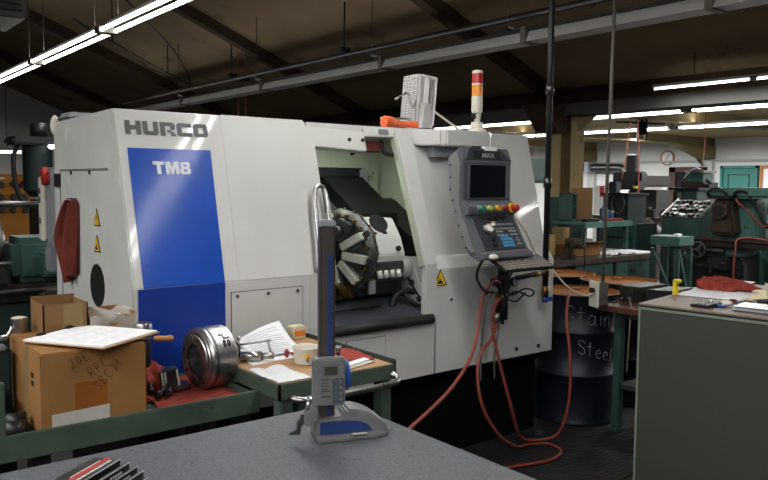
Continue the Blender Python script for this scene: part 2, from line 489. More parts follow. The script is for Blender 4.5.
lamp_row(2.35, 3.0, [9.49,7.08,4.67,2.26,-.15], ['lit twin-tube fluorescent light at the left edge, farthest of the top left row',
    'lit twin-tube fluorescent light, middle one of the row at top left', 'lit twin-tube fluorescent light leaving the top edge of the photo at top left',
    'lit twin-tube fluorescent light above the lathe front, out of frame','lit twin-tube fluorescent light over the surface plate, out of frame'], g1)
lamp_row(9.12, 2.6, [5.32,7.74,10.16,12.58,2.88], ['lit tube light just right of the yellow column, lower edge of the grey girder','lit tube light seen left of the yellow column beside the black pipe',
    'lit tube light seen behind the signal tower base','lit tube light seen far off, left of the signal tower','lit tube light under the girder at the right edge, upper long row'], 'tube lights beyond the girder')
lamp_row(11.75, 2.6, [4.62,7.1,9.52,11.94,14.36], ['lit tube light at the right edge in the row nearest the back wall','short lit tube light above the black hose reel near the back wall',
    'lit tube light right beside the yellow column in the row nearest the back wall','lit tube light left of the yellow column, row nearest the back wall','lit tube light low behind the lathe roof, row nearest the back wall'], 'tube lights near the back wall')
t = thing('fluorescent_light', 'lit single tube light above the grey girder at upper right, its end tapering left', 'ceiling light', (6.78,3.1,2.58))
b = MB(); b.cyl((6.78,3.35,2.585), (6.78,4.31,2.585), .0085, tubem, 10); b.cyl((6.78,2.35,2.585), (6.78,3.31,2.585), .0085, tubem, 10); part('tube', b, t)
b = MB(); b.box((6.765,2.33,2.60), (6.795,4.33,2.625), whiteM); b.box((6.76,3.30,2.57), (6.80,3.36,2.61), condu); part('batten', b, t)
for yy in (2.7,3.9):
    b = MB(); b.cyl((6.78,yy,2.62), (6.78,yy,roofz(6.78)+.2), .006, blackm, 6); part('hanger', b, t)
t = thing('fluorescent_light', 'short lit tube light hanging at the far left above the orange tool board', 'ceiling light', (3.7,18.4,2.24))
b = MB(); b.box((2.7,18.33,2.27), (4.2,18.5,2.34), whiteM); part('reflector', b, t)
b = MB(); b.cyl((2.72,18.4,2.25), (4.18,18.4,2.25), .035, tubem, 10); part('tube', b, t)
b = MB(); b.cyl((3.0,18.4,2.34), (3.0,18.4,roofz(3)+.1), .008, blackm, 6); b.cyl((3.9,18.4,2.34), (3.9,18.4,roofz(3.9)+.1), .008, blackm, 6); part('hanger', b, t)

def area(name, x, y0, y1, z, w, power, rot=(0,0,0)):
    L = bpy.data.lights.new(name, 'AREA'); L.shape = 'RECTANGLE'; L.size = w; L.size_y = y1-y0
    L.energy = power; L.color = (1,.985,.965)
    o = bpy.data.objects.new(name, L); o.location = (x,(y0+y1)/2,z); o.rotation_euler = rot; COL.objects.link(o)
    return o
K = .63
for s in (-.055,.055):
    area('row_and_fill_light', 2.35+s, -1.2, 11.9, 2.955, .03, 120*K)
    area('row_and_fill_light', -1.3+s, -4.0, 5.0, 3.1, .03, 210*K)
    area('row_and_fill_light', -4.6+s, -4.0, 5.0, 3.1, .03, 130*K)
    area('row_and_fill_light', 6.78+s, .5, 4.3, 2.54, .03, 50*K)
    area('row_and_fill_light', 9.12+s, -2.0, 15.0, 2.55, .03, 90*K)
    area('row_and_fill_light', 11.75+s, -2.0, 17.0, 2.55, .03, 200*K)
    area('row_and_fill_light', 15.6+s, -1.0, 17.0, 2.7, .03, 1500*K)  # added strip with no fixture, brightens the back wall
for x, zz, p in ((2.35,3.09,24),(-1.3,3.2,60),(4.75,2.91,20)):  # added upward fill to brighten the roof, one strip over the unlit trunking
    area('ceiling_fill', x, -2, 13, zz, .08, p, (PI,0,0))
area('ceiling_fill', 11.75, -2, 16, 2.68, .1, 70, (PI,0,0))  # added upward fill for the far ceiling
w = bpy.data.worlds.new('World'); SC.world = w; w.use_nodes = True
w.node_tree.nodes['Background'].inputs[0].default_value = (.55,.6,.7,1); w.node_tree.nodes['Background'].inputs[1].default_value = .05

# ------------------------------------------------------------------ overhead services
t = thing('lighting_trunking', 'long pale grey overhead trunking crossing the whole dark ceiling', 'cable trunking', (4.75,6,2.8))
b = MB()
M = frame((4.75,.5,2.8), X, Z)
b.prism([(-.09,-.03),(-.05,.055),(.05,.055),(.09,-.03)], M, -12.5, whiteM); part('channel', b, t)
b = MB(); b.box((4.66,.5,2.855), (4.84,13,2.875), blackm); part('top_strip', b, t)
for yy in (2.6,4.15,6.0,8.4,10.8):
    b = MB(); b.box((4.655,yy-.03,2.76), (4.845,yy+.03,2.89), condu, .005); part('joint_clamp', b, t)
    b = MB(); b.cyl((4.75,yy+.25,2.87), (4.75,yy+.25,roofz(4.75)+.2), .004, blackm, 6); b.box((4.70,yy+.2,2.875), (4.80,yy+.3,2.93), blackm); part('hanger', b, t)
t = thing('overhead_pipe', 'black overhead pipe running parallel above the pale trunking', 'pipe', (4.94,6,3.05))
b = MB(); b.cyl((4.94,.3,3.05), (4.94,14,3.05), .03, blackm, 10); part('run', b, t)
for yy in (3.7,7.0,9.7):
    b = MB(); b.tube([(4.94,yy,3.0),(4.99,yy,3.06),(4.94,yy,3.1),(4.94,yy,roofz(4.94)+.2)], .01, blackm, 6, 4); b.box((4.88,yy-.04,3.08), (5.0,yy+.04,3.13), blackm); part('hanger', b, t)
t = thing('ceiling_conduit', 'thin dark conduit crossing the ceiling at upper left', 'conduit', (2.5,9,3.5))
b = MB(); b.tube([(2.6,8.9,3.42),(4.4,11.0,3.3),(5.6,12.3,3.22)], .014, blackm, 6, 4); b.tube([(3.0,8.4,3.62),(4.9,11.4,3.55),(6.0,13.0,2.95)], .012, blackm, 6, 4); part('run', b, t)
b = MB()
for p in ((3.3,9.7,3.37),(4.7,11.35,3.28)): b.cyl(p, (p[0],p[1],roofz(p[0])+.2), .009, blackm, 6)
part('hanger', b, t)
b = MB(); b.box((1.2,8.6,3.30), (2.05,9.5,3.78), girder, .02)
for k in range(6): b.box((1.25,8.58,3.36+k*.065), (2.0,8.6,3.385+k*.065), blackm)
for xx in (1.35,1.9): b.cyl((xx,9,3.78), (xx,9,roofz(xx)+.15), .01, blackm, 6)
single('unit_heater', b, 'dark grey unit heater hung from the roof in the top left corner', 'heater')

# vertical drops
b = MB()
b.cyl((3.775,3.13,.93), (3.775,3.13,roofz(3.775)+.19), .019, blackm, 12)
for z in (1.62,2.2): b.cyl((3.775,3.13,z), (3.775,3.13,z+.07), .027, steelD, 12)
t = thing('air_drop_pipe', 'black vertical air pipe from the roof at the right end of the lathe', 'pipe', (3.775,3.13,.9))
part('pipe', b, t)
b = MB(); b.cyl((3.775,3.13,1.06), (3.775,3.13,1.13), .024, brass, 12); part('tee_fitting', b, t, 'brass tee fitting')
b = MB(); b.cyl((3.775,3.13,.93), (3.775,3.13,1.0), .024, brass, 12); b.cyl((3.775,3.13,.895), (3.775,3.13,.93), .018, blueP, 12)
b.box((3.78,3.105,.905), (3.83,3.12,.93), blueP, .004); part('drain_valve', b, t, 'brass drain valve with a blue end')
b = MB(); b.cyl((3.775,3.13,1.09), (3.47,3.10,1.075), .015, blackm, 12); b.cyl((3.70,3.122,1.085), (3.65,3.118,1.083), .019, brass, 12); part('branch_pipe', b, t)
b = MB(); b.cyl((4.12,2.945,.99), (4.265,3.005,roofz(4.265)+.15), .011, condu, 10)
t = thing('hanging_outlet', 'beige power outlet box hung from the roof on a thin grey conduit', 'outlet', (4.11,2.945,.87))
part('conduit', b, t)
b = MB(rotz(-20,(4.11,2.945,0))); b.box((-.045,-.03,.87), (.035,.03,1.02), condu, .006); part('outlet_box', b, t)
b = MB(rotz(-20,(4.11,2.945,0))); b.box((-.062,-.05,.86), (-.047,.05,1.03), offw, .005); b.box((-.085,-.025,.95), (-.06,.02,.985), black, .006); part('cover_plate', b, t)
b = MB(); b.tube([(4.04,2.95,.955),(3.98,2.98,.94),(3.86,3.02,1.0),(3.76,3.05,1.10),(3.62,3.08,1.22),(3.5,3.06,1.36),(3.40,3.1,1.48)], .006, beige, 8, 8)
single('power_cord', b, 'cream power cord from the hanging outlet to the lathe control', 'cord')
b = MB(); b.tube([(4.06,2.9,.95),(4.10,2.86,.90),(4.2,2.85,.92)], .005, hoseB, 6, 6); b.tube([(4.36,2.92,.89),(4.30,2.86,.9),(4.22,2.80,.80),(4.18,2.78,.6),(4.17,2.78,.45)], .006, condu, 6, 6)
single('loose_cable', b, 'thin dark cable looping down in front of the small wooden bench', 'cable')

# orange cords and the reel hanging in the far bay
for p, q, lb in (((10.53,5.85,2.58),(10.47,5.84,1.9),'orange cord hanging straight in front of the wall, left of the teal door'),
                 ((9.67,6.52,2.58),(9.53,6.54,1.72),'slanting orange cord left of the vertical mill'),
                 ((9.75,6.45,2.58),(9.70,6.37,1.30),'orange cord hanging in front of the vertical mill head'),
                 ((8.59,7.36,2.52),(8.53,7.37,2.05),'short orange cord between the lathe and the black pipe')):
    b = MB(); b.tube([p, ((V(p)+V(q))/2+V((.01,-.01,0))), q], .009, orangeC, 6, 4)
    b.cyl(p, (p[0],p[1],2.86), .004, hoseB, 5)
    single('extension_cord', b, lb, 'cord', 'orange cords hanging from the ceiling')
for p, lb in (((5.23,10.07),'left one of two red-brown air lines dropping behind the lathe roof'),((5.31,10.0),'right one of two red-brown air lines dropping behind the lathe roof')):
    b = MB(); b.cyl((*p,1.9), (*p,roofz(5.25)+.18), .011, orangeC, 6); b.box((p[0]-.05,p[1]-.04,3.08), (p[0]+.05,p[1]+.04,3.16), blackm)
    single('hanging_air_line', b, lb, 'air line', 'air lines behind the lathe')
t = thing('hose_reel', 'black hose reel hanging under the far ceiling above the vertical mill', 'hose reel', (10.68,6.99,2.4))
b = MB()
b.lathe([(.0,-.07),(.2,-.07),(.2,-.05),(.1,-.05),(.1,.05),(.2,.05),(.2,.07),(0,.07)], (10.68,6.99,2.53), (.6,-.8,.0), black, 24); part('drum', b, t)
b = MB(); b.bar((10.68,6.99,2.53), (10.68,6.99,2.86), .05, .02, blackm, X); b.bar((10.3,7.2,2.62), (11.0,6.8,2.6), .03, .03, blackm); part('bracket', b, t)
# ================================================================== the lathe
X0, X1, XD, XR = 1.165, 3.95, 2.195, 2.90
def fy(z): return 3.204 + max(0, z-1.18)*.3114          # leaning front
SU, SV = V((1,0,0)), V((0,.2973,.9548))
def FR(x, z, off=.0):                                      # frame lying on the leaning front
    return Matrix.Translation(V((0,-.9548,.2973))*off) @ frame((x,fy(z),z), SU, SV)
def FL(x, z, off=0.): return frame((x,3.204-off,z), X, Z)  # on the upright lower front
cnc = thing('cnc_lathe', 'large white CNC turning centre with blue front panel and open door', 'CNC lathe', (2.55,3.8,0))
side = lambda x: frame((x,0,0), Y, Z)                      # polygon (y,z), extruded along +x
b = MB()
b.prism([(3.204,.55),(3.204,1.18),(3.45,1.97),(4.36,1.955),(4.36,.55)], side(X0), 2.155-X0, white, .006)
part('headstock_housing', b, cnc)
b = MB(); b.prism([(3.215,.56),(3.215,1.18),(3.455,1.955),(4.365,1.945),(4.365,.56)], side(X0-.006), .008, whiteS, .002)
part('side_panel', b, cnc)
b = MB()
b.box((X0-.012,3.50,1.695), (X0+.0,4.25,1.703), seamm)
b.box((X0-.010,4.25,.97), (X0+.0,4.256,1.70), seamm)
for y in (3.75,4.05): b.box((X0-.013,y,1.675), (X0,y+.012,1.695), black)
b.box((X0-.02,4.25,1.61), (X0+.01,4.33,1.68), black)
part('side_seam', b, cnc)
b = MB(); b.lathe([(0,0),(.102,0),(.102,.004),(.0,.004)], (X0-.006,3.675,1.147), -X, black, 32); part('vent_hole', b, cnc)
b = MB(); b.box((X0+.0,4.12,1.955), (X0+.32,4.34,2.0), grey, .02); b.ball((X0-.0,4.36,1.94), .035, offw, (.7,.6,1.6)); part('rear_guard', b, cnc)
# right end housing
XW = 3.15
b = MB()
b.prism([(3.204,.55),(3.204,1.155),(3.245,1.215),(3.275,1.225),(3.455,1.97),(4.36,1.955),(4.36,.55)], side(XW+.02), X1-XW-.02, white, .006)
b.prism([(3.204,.55),(3.204,1.155),(3.245,1.215),(3.275,1.225),(3.455,1.97),(3.49,1.97),(3.31,1.225),(3.24,1.15),(3.24,.55)], side(XR), XW+.03-XR, white, .002)
part('control_housing', b, cnc)
# hollow of the working area
b = MB()
b.box((XD,4.03,1.74), (XW,4.07,1.95), cavity); b.box((XD,4.03,.7), (2.99,4.07,1.74), cavdark); b.box((2.99,4.03,.7), (XW,4.07,1.74), cavity)
wall_p = [(3.34,.86),(3.34,1.2),(3.50,1.95),(4.05,1.95),(4.05,.86)]
b.prism(wall_p, side(XW), .02, cavity); b.prism(wall_p, side(XD-.015), .01, cavity)
b.box((XD,3.46,1.93), (XW+.1,4.42,1.965), white)
b.box((3.02,4.0,1.50), (3.10,4.03,1.73), cavity); b.box((2.97,3.97,1.40), (2.99,4.03,1.73), grey)
for p in ((2.3,1.80),(2.9,1.83),(3.06,1.71),(3.06,1.53)): b.cyl((p[0],4.0,p[1]), (p[0],4.03,p[1]), .008, black, 8)
part('working_chamber', b, cnc)
b = MB()
b.prism([(4.03,1.60),(4.03,1.0),(3.50,1.0),(3.55,1.31)], side(XD), 2.66-XD, mat('bed_slate',(64,70,74),.45,.2,.2,8))
b.prism([(4.03,1.685),(4.0,1.678),(3.64,1.462),(3.58,1.2),(3.55,1.0),(4.03,1.0)], side(2.66), .31, waydark)
b.prism([(3.92,1.545),(3.88,1.533),(3.52,1.326),(3.48,1.0),(3.92,1.0)], side(2.97), XW-2.97, waydark)
part('way_cover', b, cnc)
b = MB()
b.prism([(3.215,.87),(3.215,.90),(3.6,1.02),(3.9,1.02),(3.9,.8)], side(XD), XW-XD-.01, traysteel)
b.box((XD+.02,3.43,1.0), (2.50,3.52,1.05), steelD, .006); b.box((2.50,3.42,1.0), (2.84,3.56,1.09), cavdark, .01); b.box((2.44,3.40,1.08), (2.84,3.50,1.11), steelD, .01); b.box((2.56,3.37,1.02), (2.60,3.39,1.10), grey)
b.cyl((2.15,3.33,.955), (2.6,3.33,.96), .008, black, 8)
b.tube([(2.70,3.35,.93),(2.74,3.36,1.0),(2.82,3.36,1.02),(2.88,3.37,1.01)], .018, black, 8)
b.tube([(2.80,3.36,1.01),(2.82,3.33,.97),(2.86,3.31,.93)], .012, black, 8)
part('chip_tray', b, cnc)
b = MB()
b.prism([(3.26,.88),(3.26,.93),(3.42,1.20),(3.62,1.20),(3.75,1.08),(3.75,.88)], side(2.90), .24, turretw, .008)
b.cyl((2.835,3.46,1.14), (2.92,3.46,1.14), .062, turretw, 20); b.cyl((2.825,3.46,1.14), (2.838,3.46,1.14), .046, steelD, 20); b.cyl((2.82,3.46,1.14), (2.83,3.46,1.14), .02, black, 12)
for p in ((3.40,1.06),(3.33,.97),(3.31,.93),(3.52,1.02)): b.cyl((2.885,p[0],p[1]), (2.903,p[0],p[1]), .018, gunm, 12)
b.bar((2.897,3.28,.93), (2.897,3.46,1.10), .008, .008, black)
part('tailstock', b, cnc)
# turret: slotted disc facing the spindle, with its white indexing housing behind
TC = V((2.435,3.525,1.25))
TX = Matrix.Translation(TC) @ Matrix.Rotation(math.radians(20),4,'Z') @ Matrix.Translation(-TC)
tur = MB(TX)
tur.lathe([(0,0),(.215,0),(.235,-.015),(.25,-.035),(.25,-.06),(.235,-.07),(0,-.07)], TC, -X, gunm, 12)
tur.lathe([(0,.012),(.055,.012),(.075,0),(.0,0)], TC, -X, blackm, 24)
tur = part('turret', tur, cnc)
b = MB(TX)
for k in range(24):
    a = 2*PI*k/24+.1
    c = TC+V((0,math.cos(a)*.222,math.sin(a)*.222)); b.cyl(c+V((-.022,0,0)), c+V((.0,0,0)), .010, brass, 8)
    c = TC+V((.047,math.cos(a)*.248,math.sin(a)*.248)); b.ball(c, .009, brass, sub=1)
part('turret_screws', b, tur)
random.seed(3)
for k in range(10):
    a = 2*PI*k/10+.14
    u = V((0,math.cos(a),math.sin(a))); n = V((0,-math.sin(a),math.cos(a)))
    b = MB(TX); M = frame(TC, u, n)     # x = outwards, z = +-X
    sgn = -1 if (u.cross(n)).x > 0 else 1
    M = M @ Matrix.Diagonal((1,1,sgn,1))
    if k % 5 != 3:
        b.box((.07,-.024,.0), (.225,.022,.05), holder, .005, M)
        b.box((.09,.024,.0), (.20,.056,.028), steelD, .003, M); b.box((.225,-.014,.004), (.262,.012,.03), steelD, .002, M)
    else:
        b.box((.08,-.045,0), (.20,.045,.05), gunm, .006, M)
        b.cyl(M @ V((.14,0,.05)), M @ V((.14,0,.10)), .03, steelD, 14)
    part('tool_holder', b, tur)
for k, (dy,dz) in enumerate(((-.06,-.245),(.07,-.235))):
    c = TC+V((-.03,dy,dz+.03)); b = MB(TX)
    b.lathe([(.028,0),(.045,0),(.048,.02),(.045,.06),(.028,.06),(.028,0)], c, -X, brass, 20); b.cyl(c+V((.03,0,0)), c+V((-.01,0,0)), .028, black, 16)
    if k == 0: b.box(c+V((.0,-.05,-.035)), c+V((.10,.03,.035)), brass, .006)
    part('boring_bar_holder', b, tur)
b = MB()
HB = b; b = MB(Matrix.Translation((-.075,-.11,.0)))
b.prism([(3.46,1.24),(3.50,1.335),(3.58,1.44),(3.86,1.44),(3.90,1.30),(3.86,1.10),(3.56,1.10),(3.48,1.16)], frame((2.625,0,0), Y, Z), .25, turretw, .006)
hM = frame((2.75,3.53,1.378), X, V((0,.08,.105)))
b.cyl(hM@V((0,.045,0)), hM@V((0,.045,.006)), .06, black, 24); b.box((-.07,-.03,0), (-.045,-.018,.004), black, 0, hM); b.box((.0,-.03,0), (.03,-.014,.004), black, 0, hM)
b.cyl((2.82,3.462,1.27), (2.82,3.45,1.275), .016, black, 12)
b.box((2.66,3.45,1.13), (2.86,3.50,1.20), gunm, .006)
for k in range(4): b.cyl((2.68+k*.045,3.455,1.15), (2.68+k*.045,3.44,1.11), .016, holder, 10)
part('turret_housing', b, cnc)
# frame of the opening, door track and sill
b = MB()
def strip(pts, th=.05): b.prism(pts, FR(0,1.18), th, white, .004)
sl = .7896/.9548*1.0
h = lambda z: (z-1.18)/.9548
b.prism([(2.785,h(1.955)),(2.90,h(1.955)),(2.905,h(1.18)),(2.822,h(1.18))], FR(0,1.18,-.03), .045, white, .004)
b.box((2.822,3.19,.862), (2.905,3.235,1.19), white, .004)
b.prism([(2.785,h(1.93)),(2.772,h(1.93)),(2.808,h(1.18)),(2.822,h(1.18))], FR(0,1.18,-.035), .035, cavity, .001)
part('door_frame', b, cnc)
b = MB()
b.prism([(2.10,h(1.84)),(2.56,h(1.82)),(2.56,h(1.93)),(2.10,h(1.945))], FR(0,1.18,-.05), .05, white, .004)
b.box((2.11,3.425,1.856), (2.5,3.44,1.866), black, 0, None)
for x in (2.45,2.54):
    b.cyl(FR(x,1.88,.0)@V((0,0,-.001)), FR(x,1.88,.0)@V((0,0,.006)), .011, black, 10)
b.prism([(2.56,h(1.905)),(2.80,h(1.91)),(2.80,h(1.965)),(2.56,h(1.955))], FR(0,1.18,-.05), .045, white, .003)
part('door_track', b, cnc)
b = MB(); b.prism([(0,0),(.07,0),(.07,.03),(0,.03)], FR(2.665,1.92,.001), .002, seamm); part('track_plate', b, cnc, 'small dark lettered plate on the track')
b = MB(); b.prism([(2.565,h(1.845)),(2.74,h(1.845)),(2.74,h(1.905)),(2.565,h(1.90))], FR(0,1.18,-.09), .03, mat('oxide_red',(96,40,30),.5)); b.tube([(2.72,3.48,1.89),(2.72,3.47,1.83),(2.76,3.46,1.81),(2.86,3.46,1.81)], .012, black, 8); part('door_switch', b, cnc)
b = MB(); b.cyl((XD-.02,3.19,.878), (2.868,3.19,.878), .028, black, 16); b.box((XD-.02,3.19,.85), (2.868,3.24,.90), black, .006); part('sill', b, cnc)
b = MB(); b.box((2.3,3.62,1.915), (2.8,3.70,1.932), offw, .004); part('work_light', b, cnc)
L_ = bpy.data.lights.new('work_light', 'AREA'); L_.shape = 'RECTANGLE'; L_.size = .5; L_.size_y = .08; L_.energy = 3.2; L_.color = (.95,1,.88)
lo = bpy.data.objects.new('work_light_source', L_); lo.location = (2.55,3.66,1.908); COL.objects.link(lo)
# front under the opening
b = MB(); b.box((2.15,3.204,.55), (XR+.01,3.24,.87), white); part('lower_front', b, cnc)
# door slab: front leaf slid over the headstock
dr = MB()
dr.prism([(1.66,h(1.18)),(2.203,h(1.18)),(2.220,h(1.935)),(2.178,h(1.945)),(2.165,h(1.972)),(1.69,h(1.972))], FR(0,1.18,-.004), .0052, white, .002)
dr.box((2.05,3.2,.9), (2.203,3.212,1.181), white)
dr = part('door', dr, cnc)
b = MB(); p = lambda x,z,o: V(FR(x,z,o)@V((0,0,0)))
b.tube([p(2.095,1.2,0),p(2.095,1.22,.045),p(2.105,1.3,.05),p(2.118,1.45,.05),p(2.128,1.56,.05),p(2.142,1.60,.05),p(2.172,1.612,.05),p(2.197,1.59,.05),p(2.20,1.5,.05),p(2.185,1.35,.05),p(2.168,1.2,.05),p(2.155,1.17,.0)], .012, steel, 10, 6)
part('door_handle', b, dr)
# blue panel and lettering
b = MB(); b.prism([(1.205,h(1.18)),(1.588,h(1.18)),(1.612,h(1.793)),(1.212,h(1.793))], FR(0,1.18,.0), .003, blue)
part('blue_panel', b, cnc)
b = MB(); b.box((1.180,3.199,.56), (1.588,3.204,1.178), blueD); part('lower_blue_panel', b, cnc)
HUR = {
 'H': [[(0,0),(.36,0),(.36,1),(0,1)],[(.79,0),(1.15,0),(1.15,1),(.79,1)],[(.36,.36),(.79,.36),(.79,.66),(.36,.66)]],
 'U': [[(0,1),(0,.18),(.15,0),(1,0),(1.15,.18),(1.15,1),(.79,1),(.79,.28),(.36,.28),(.36,1)]],
 'R': [[(0,0),(.36,0),(.36,1),(0,1)],[(.36,.72),(.79,.72),(.79,.42),(1.0,.42),(1.15,.55),(1.15,.85),(1.0,1),(.36,1)],[(.52,.42),(.8,.42),(.8,.30),(1.0,.30),(1.2,0),(.84,0),(.72,.26),(.52,.26)]],
 'C': [[(1.15,1),(.15,1),(0,.84),(0,.16),(.15,0),(1.15,0),(1.15,.28),(.36,.28),(.36,.72),(1.15,.72)]],
 'O': [[(.58,1),(.15,1),(0,.84),(0,.16),(.15,0),(.58,0),(.58,.28),(.36,.28),(.36,.72),(.58,.72)],[(.58,1),(1.0,1),(1.15,.84),(1.15,.16),(1.0,0),(.58,0),(.58,.28),(.79,.28),(.79,.72),(.58,.72)]],
}
b = MB(); x = 1.214
for ch in 'HURCO':
    for poly in HUR[ch]:
        b.prism([(p[0]*.0625,p[1]*.066) for p in poly], FR(x,1.855,.0008), .002, logo)
    x += .0815
part('maker_lettering', b, cnc, 'grey block capitals at the top left')
b = MB()
TMW = FR(1.318,1.677,.0032); tk = .0585
for poly in ([(0,1),(.92,1),(.92,.74),(.62,.74),(.62,0),(.30,0),(.30,.74),(0,.74)],
             [(1.02,0),(1.02,1),(1.42,1),(1.58,.5),(1.74,1),(2.14,1),(2.14,0),(1.86,0),(1.86,.62),(1.68,0),(1.48,0),(1.30,.62),(1.30,0)],
             [(2.68,1),(2.40,1),(2.28,.88),(2.28,.60),(2.36,.52),(2.24,.42),(2.24,.12),(2.38,0),(2.68,0),(2.68,.2),(2.52,.22),(2.52,.40),(2.68,.42),(2.68,.60),(2.54,.62),(2.54,.78),(2.68,.80)],
             [(2.68,1),(2.96,1),(3.08,.88),(3.08,.60),(3.0,.52),(3.12,.42),(3.12,.12),(2.98,0),(2.68,0),(2.68,.2),(2.84,.22),(2.84,.40),(2.68,.42),(2.68,.60),(2.82,.62),(2.82,.78),(2.68,.80)]):
    b.prism([(q[0]*tk*.98,q[1]*tk*1.02) for q in poly], TMW, .0015, logow)
part('model_lettering', b, cnc, 'white lettering on the blue panel')
# access covers
b = MB()
def cover(x0, x1, z0, z1):
    for a in ((x0,x1,z0,z0+.005),(x0,x1,z1-.005,z1),(x0,x0+.005,z0,z1),(x1-.005,x1,z0,z1)): b.box((a[0],3.2,a[2]), (a[1],3.206,a[3]), seamm)
b.box((1.62,3.199,.66), (2.01,3.205,1.13), white, .002); cover(1.618,2.012,.658,1.132)
for x in (1.65,1.815,1.98):
    for z in (1.11,.69): b.cyl((x,3.194,z), (x,3.2,z), .008, gunm, 10)
part('access_cover', b, cnc)
b = MB(); b.box((2.28,3.198,.60), (2.54,3.205,.815), white, .002); cover(2.278,2.542,.598,.817); part('access_cover', b, cnc)
b = MB()
for p in ((3.60,.603),(3.81,.597)): b.cyl((p[0],3.199,p[1]), (p[0],3.206,p[1]), .013, black, 12)
b.cyl((3.32,3.199,.98), (3.32,3.206,.98), .008, black, 8); b.cyl((3.03,3.199,.97), (3.03,3.206,.97), .008, black, 8)
part('bolt_holes', b, cnc)
def warn(M, s, k):
    b = MB()
    b.prism([(-s/2,0),(s/2,0),(0,s*.92)], M, .002, black)
    b.prism([(-s*.40,s*.05),(s*.40,s*.05),(0,s*.80)], M, .003, yellow)
    if k == 0:
        b.prism([(-s*.03,s*.24),(s*.03,s*.24),(s*.05,s*.56),(-s*.05,s*.56)], M, .004, black); b.prism([(-s*.04,s*.12),(s*.04,s*.12),(s*.04,s*.19),(-s*.04,s*.19)], M, .004, black)
    else:
        b.prism([(-s*.22,s*.12),(s*.16,s*.12),(s*.20,s*.2),(s*.02,s*.26),(s*.1,s*.36),(-.02*s,s*.34),(-s*.06,s*.5),(-s*.1,s*.3),(-s*.2,s*.24)], M, .004, black)
    return b
part('warning_sign', warn(FL(2.94,1.058,.001), .105, 1), cnc, 'yellow warning triangle with a hand, right of the opening')
Ms = lambda y,z: frame((X0-.008,y,z), -Y, Z)
part('warning_sign', warn(Ms(3.662,1.432), .09, 0), cnc, 'upper yellow warning triangle on the side')
part('warning_sign', warn(Ms(3.664,1.308), .09, 1), cnc, 'lower yellow warning triangle on the side')
b = MB(); b.box((1.22,3.32,0), (3.93,4.38,.56), plinthm, .01); b.box((1.3,3.26,.50), (3.9,3.34,.555), plinthm); part('plinth', b, cnc)
# signal tower and pendant bracket on the roof
b = MB()
b.prism([(3.02,3.46),(3.02,3.315),(3.05,3.28),(3.40,3.28),(3.44,3.30),(3.455,3.34),(3.455,3.75),(3.0,3.75)], frame((0,0,1.862), X, Y), .098, white, .008)
b.prism([(2.90,3.45),(3.02,3.30),(3.02,3.55),(2.90,3.55)], frame((0,0,1.865), X, Y), .09, white, .006)
part('pendant_bracket', b, cnc)
b = MB(); b.box((3.02,3.36,1.80), (3.44,3.46,1.865), grey); b.cyl((3.30,3.3,1.80), (3.30,3.3,1.87), .045, black, 20); b.box((3.2,3.1,1.79), (3.34,3.34,1.815), black, .006); part('swivel', b, cnc)
sx, sy = 3.45, 3.44
b = MB()
b.lathe([(0,0),(.065,0),(.06,.03),(.04,.042),(.036,.075),(0,.075)], (sx,sy,1.955), Z, offw, 24)
b.cyl((sx,sy,2.025), (sx+.01,sy,2.09), .02, offw, 14); b.ball((sx-.03,sy,2.065), .018, black)
b.lathe([(.0,0),(.030,0),(.035,.012),(.035,.105),(0,.105)], (sx,sy,2.088), Z, offw, 22)
st = part('signal_tower', b, cnc)
b = MB(); b.lathe([(0,0),(.034,0),(.034,.068),(0,.068)], (sx,sy,2.194), Z, ambL, 22); part('amber_lens', b, st)
b = MB(); b.lathe([(0,0),(.034,0),(.034,.062),(0,.062)], (sx,sy,2.271), Z, redL, 22); part('red_lens', b, st)
b = MB(); b.lathe([(0,0),(.035,0),(.035,.009),(0,.009)], (sx,sy,2.262), Z, offw, 22); b.lathe([(0,0),(.035,0),(.033,.016),(.02,.021),(0,.021)], (sx,sy,2.333), Z, offw, 22); part('ring_cap', b, st)
# control pendant
PX0, PX1 = 2.962, 3.355
b = MB()
pro = [(3.165,1.80),(3.085,1.85),(3.05,1.775),(3.055,1.762),(3.055,1.548),(3.03,1.538),(3.0,1.512),(3.003,1.478),(3.028,1.465),(2.905,1.272),(2.872,1.262),(2.868,1.235),(2.93,1.222),(3.0,1.25),(3.12,1.50),(3.16,1.62)]
b.prism(pro, side(PX0), PX1-PX0, pend_m, .006)
pend = part('control_pendant', b, cnc)
b = MB(); b.prism([(3.165,1.795),(3.10,1.83),(3.07,1.76),(3.075,1.55),(3.05,1.46),(2.95,1.27),(3.0,1.255),(3.12,1.505),(3.158,1.62)], side(PX0-.008), .01, pendS, .003)
for p in ((3.145,1.75),(3.145,1.68),(3.145,1.61),(3.125,1.55),(3.10,1.49),(3.07,1.41),(3.04,1.35),(3.01,1.29),(2.99,1.275)): b.cyl((PX0-.012,p[0],p[1]), (PX0-.006,p[0],p[1]), .006, black, 8)
part('side_cover', b, pend)
NP = frame((0,3.0665,1.811), X, V((0,.035,.075)))
b = MB(); b.prism([(PX0+.02,-.032),(PX1-.02,-.032),(PX1-.075,.036),(PX0+.075,.036)], NP, .002, pendD); b.prism([(PX0+.09,-.028),(PX1-.09,-.028),(PX1-.09,.02),(PX0+.09,.02)], NP, .003, black)
b.text('MAX', .042, NP @ Matrix.Translation((PX0+.15,-.022,.0032)), grey, .0005, .25, 1.1)
part('nameplate', b, pend, 'black nameplate with pale italic capitals')
b = MB(); b.box((PX0+.19,3.075,1.832), (PX0+.29,3.10,1.856), paperW, 0, Matrix.Translation((0,0,0))); part('paper_note', b, pend, 'white sticker over the top edge')
b = MB(); b.box((PX0+.02,3.048,1.555), (PX1-.025,3.056,1.76), pend_m, .004); b.box((PX0+.05,3.042,1.566), (PX1-.058,3.05,1.75), screenm, .003); part('screen', b, pend)
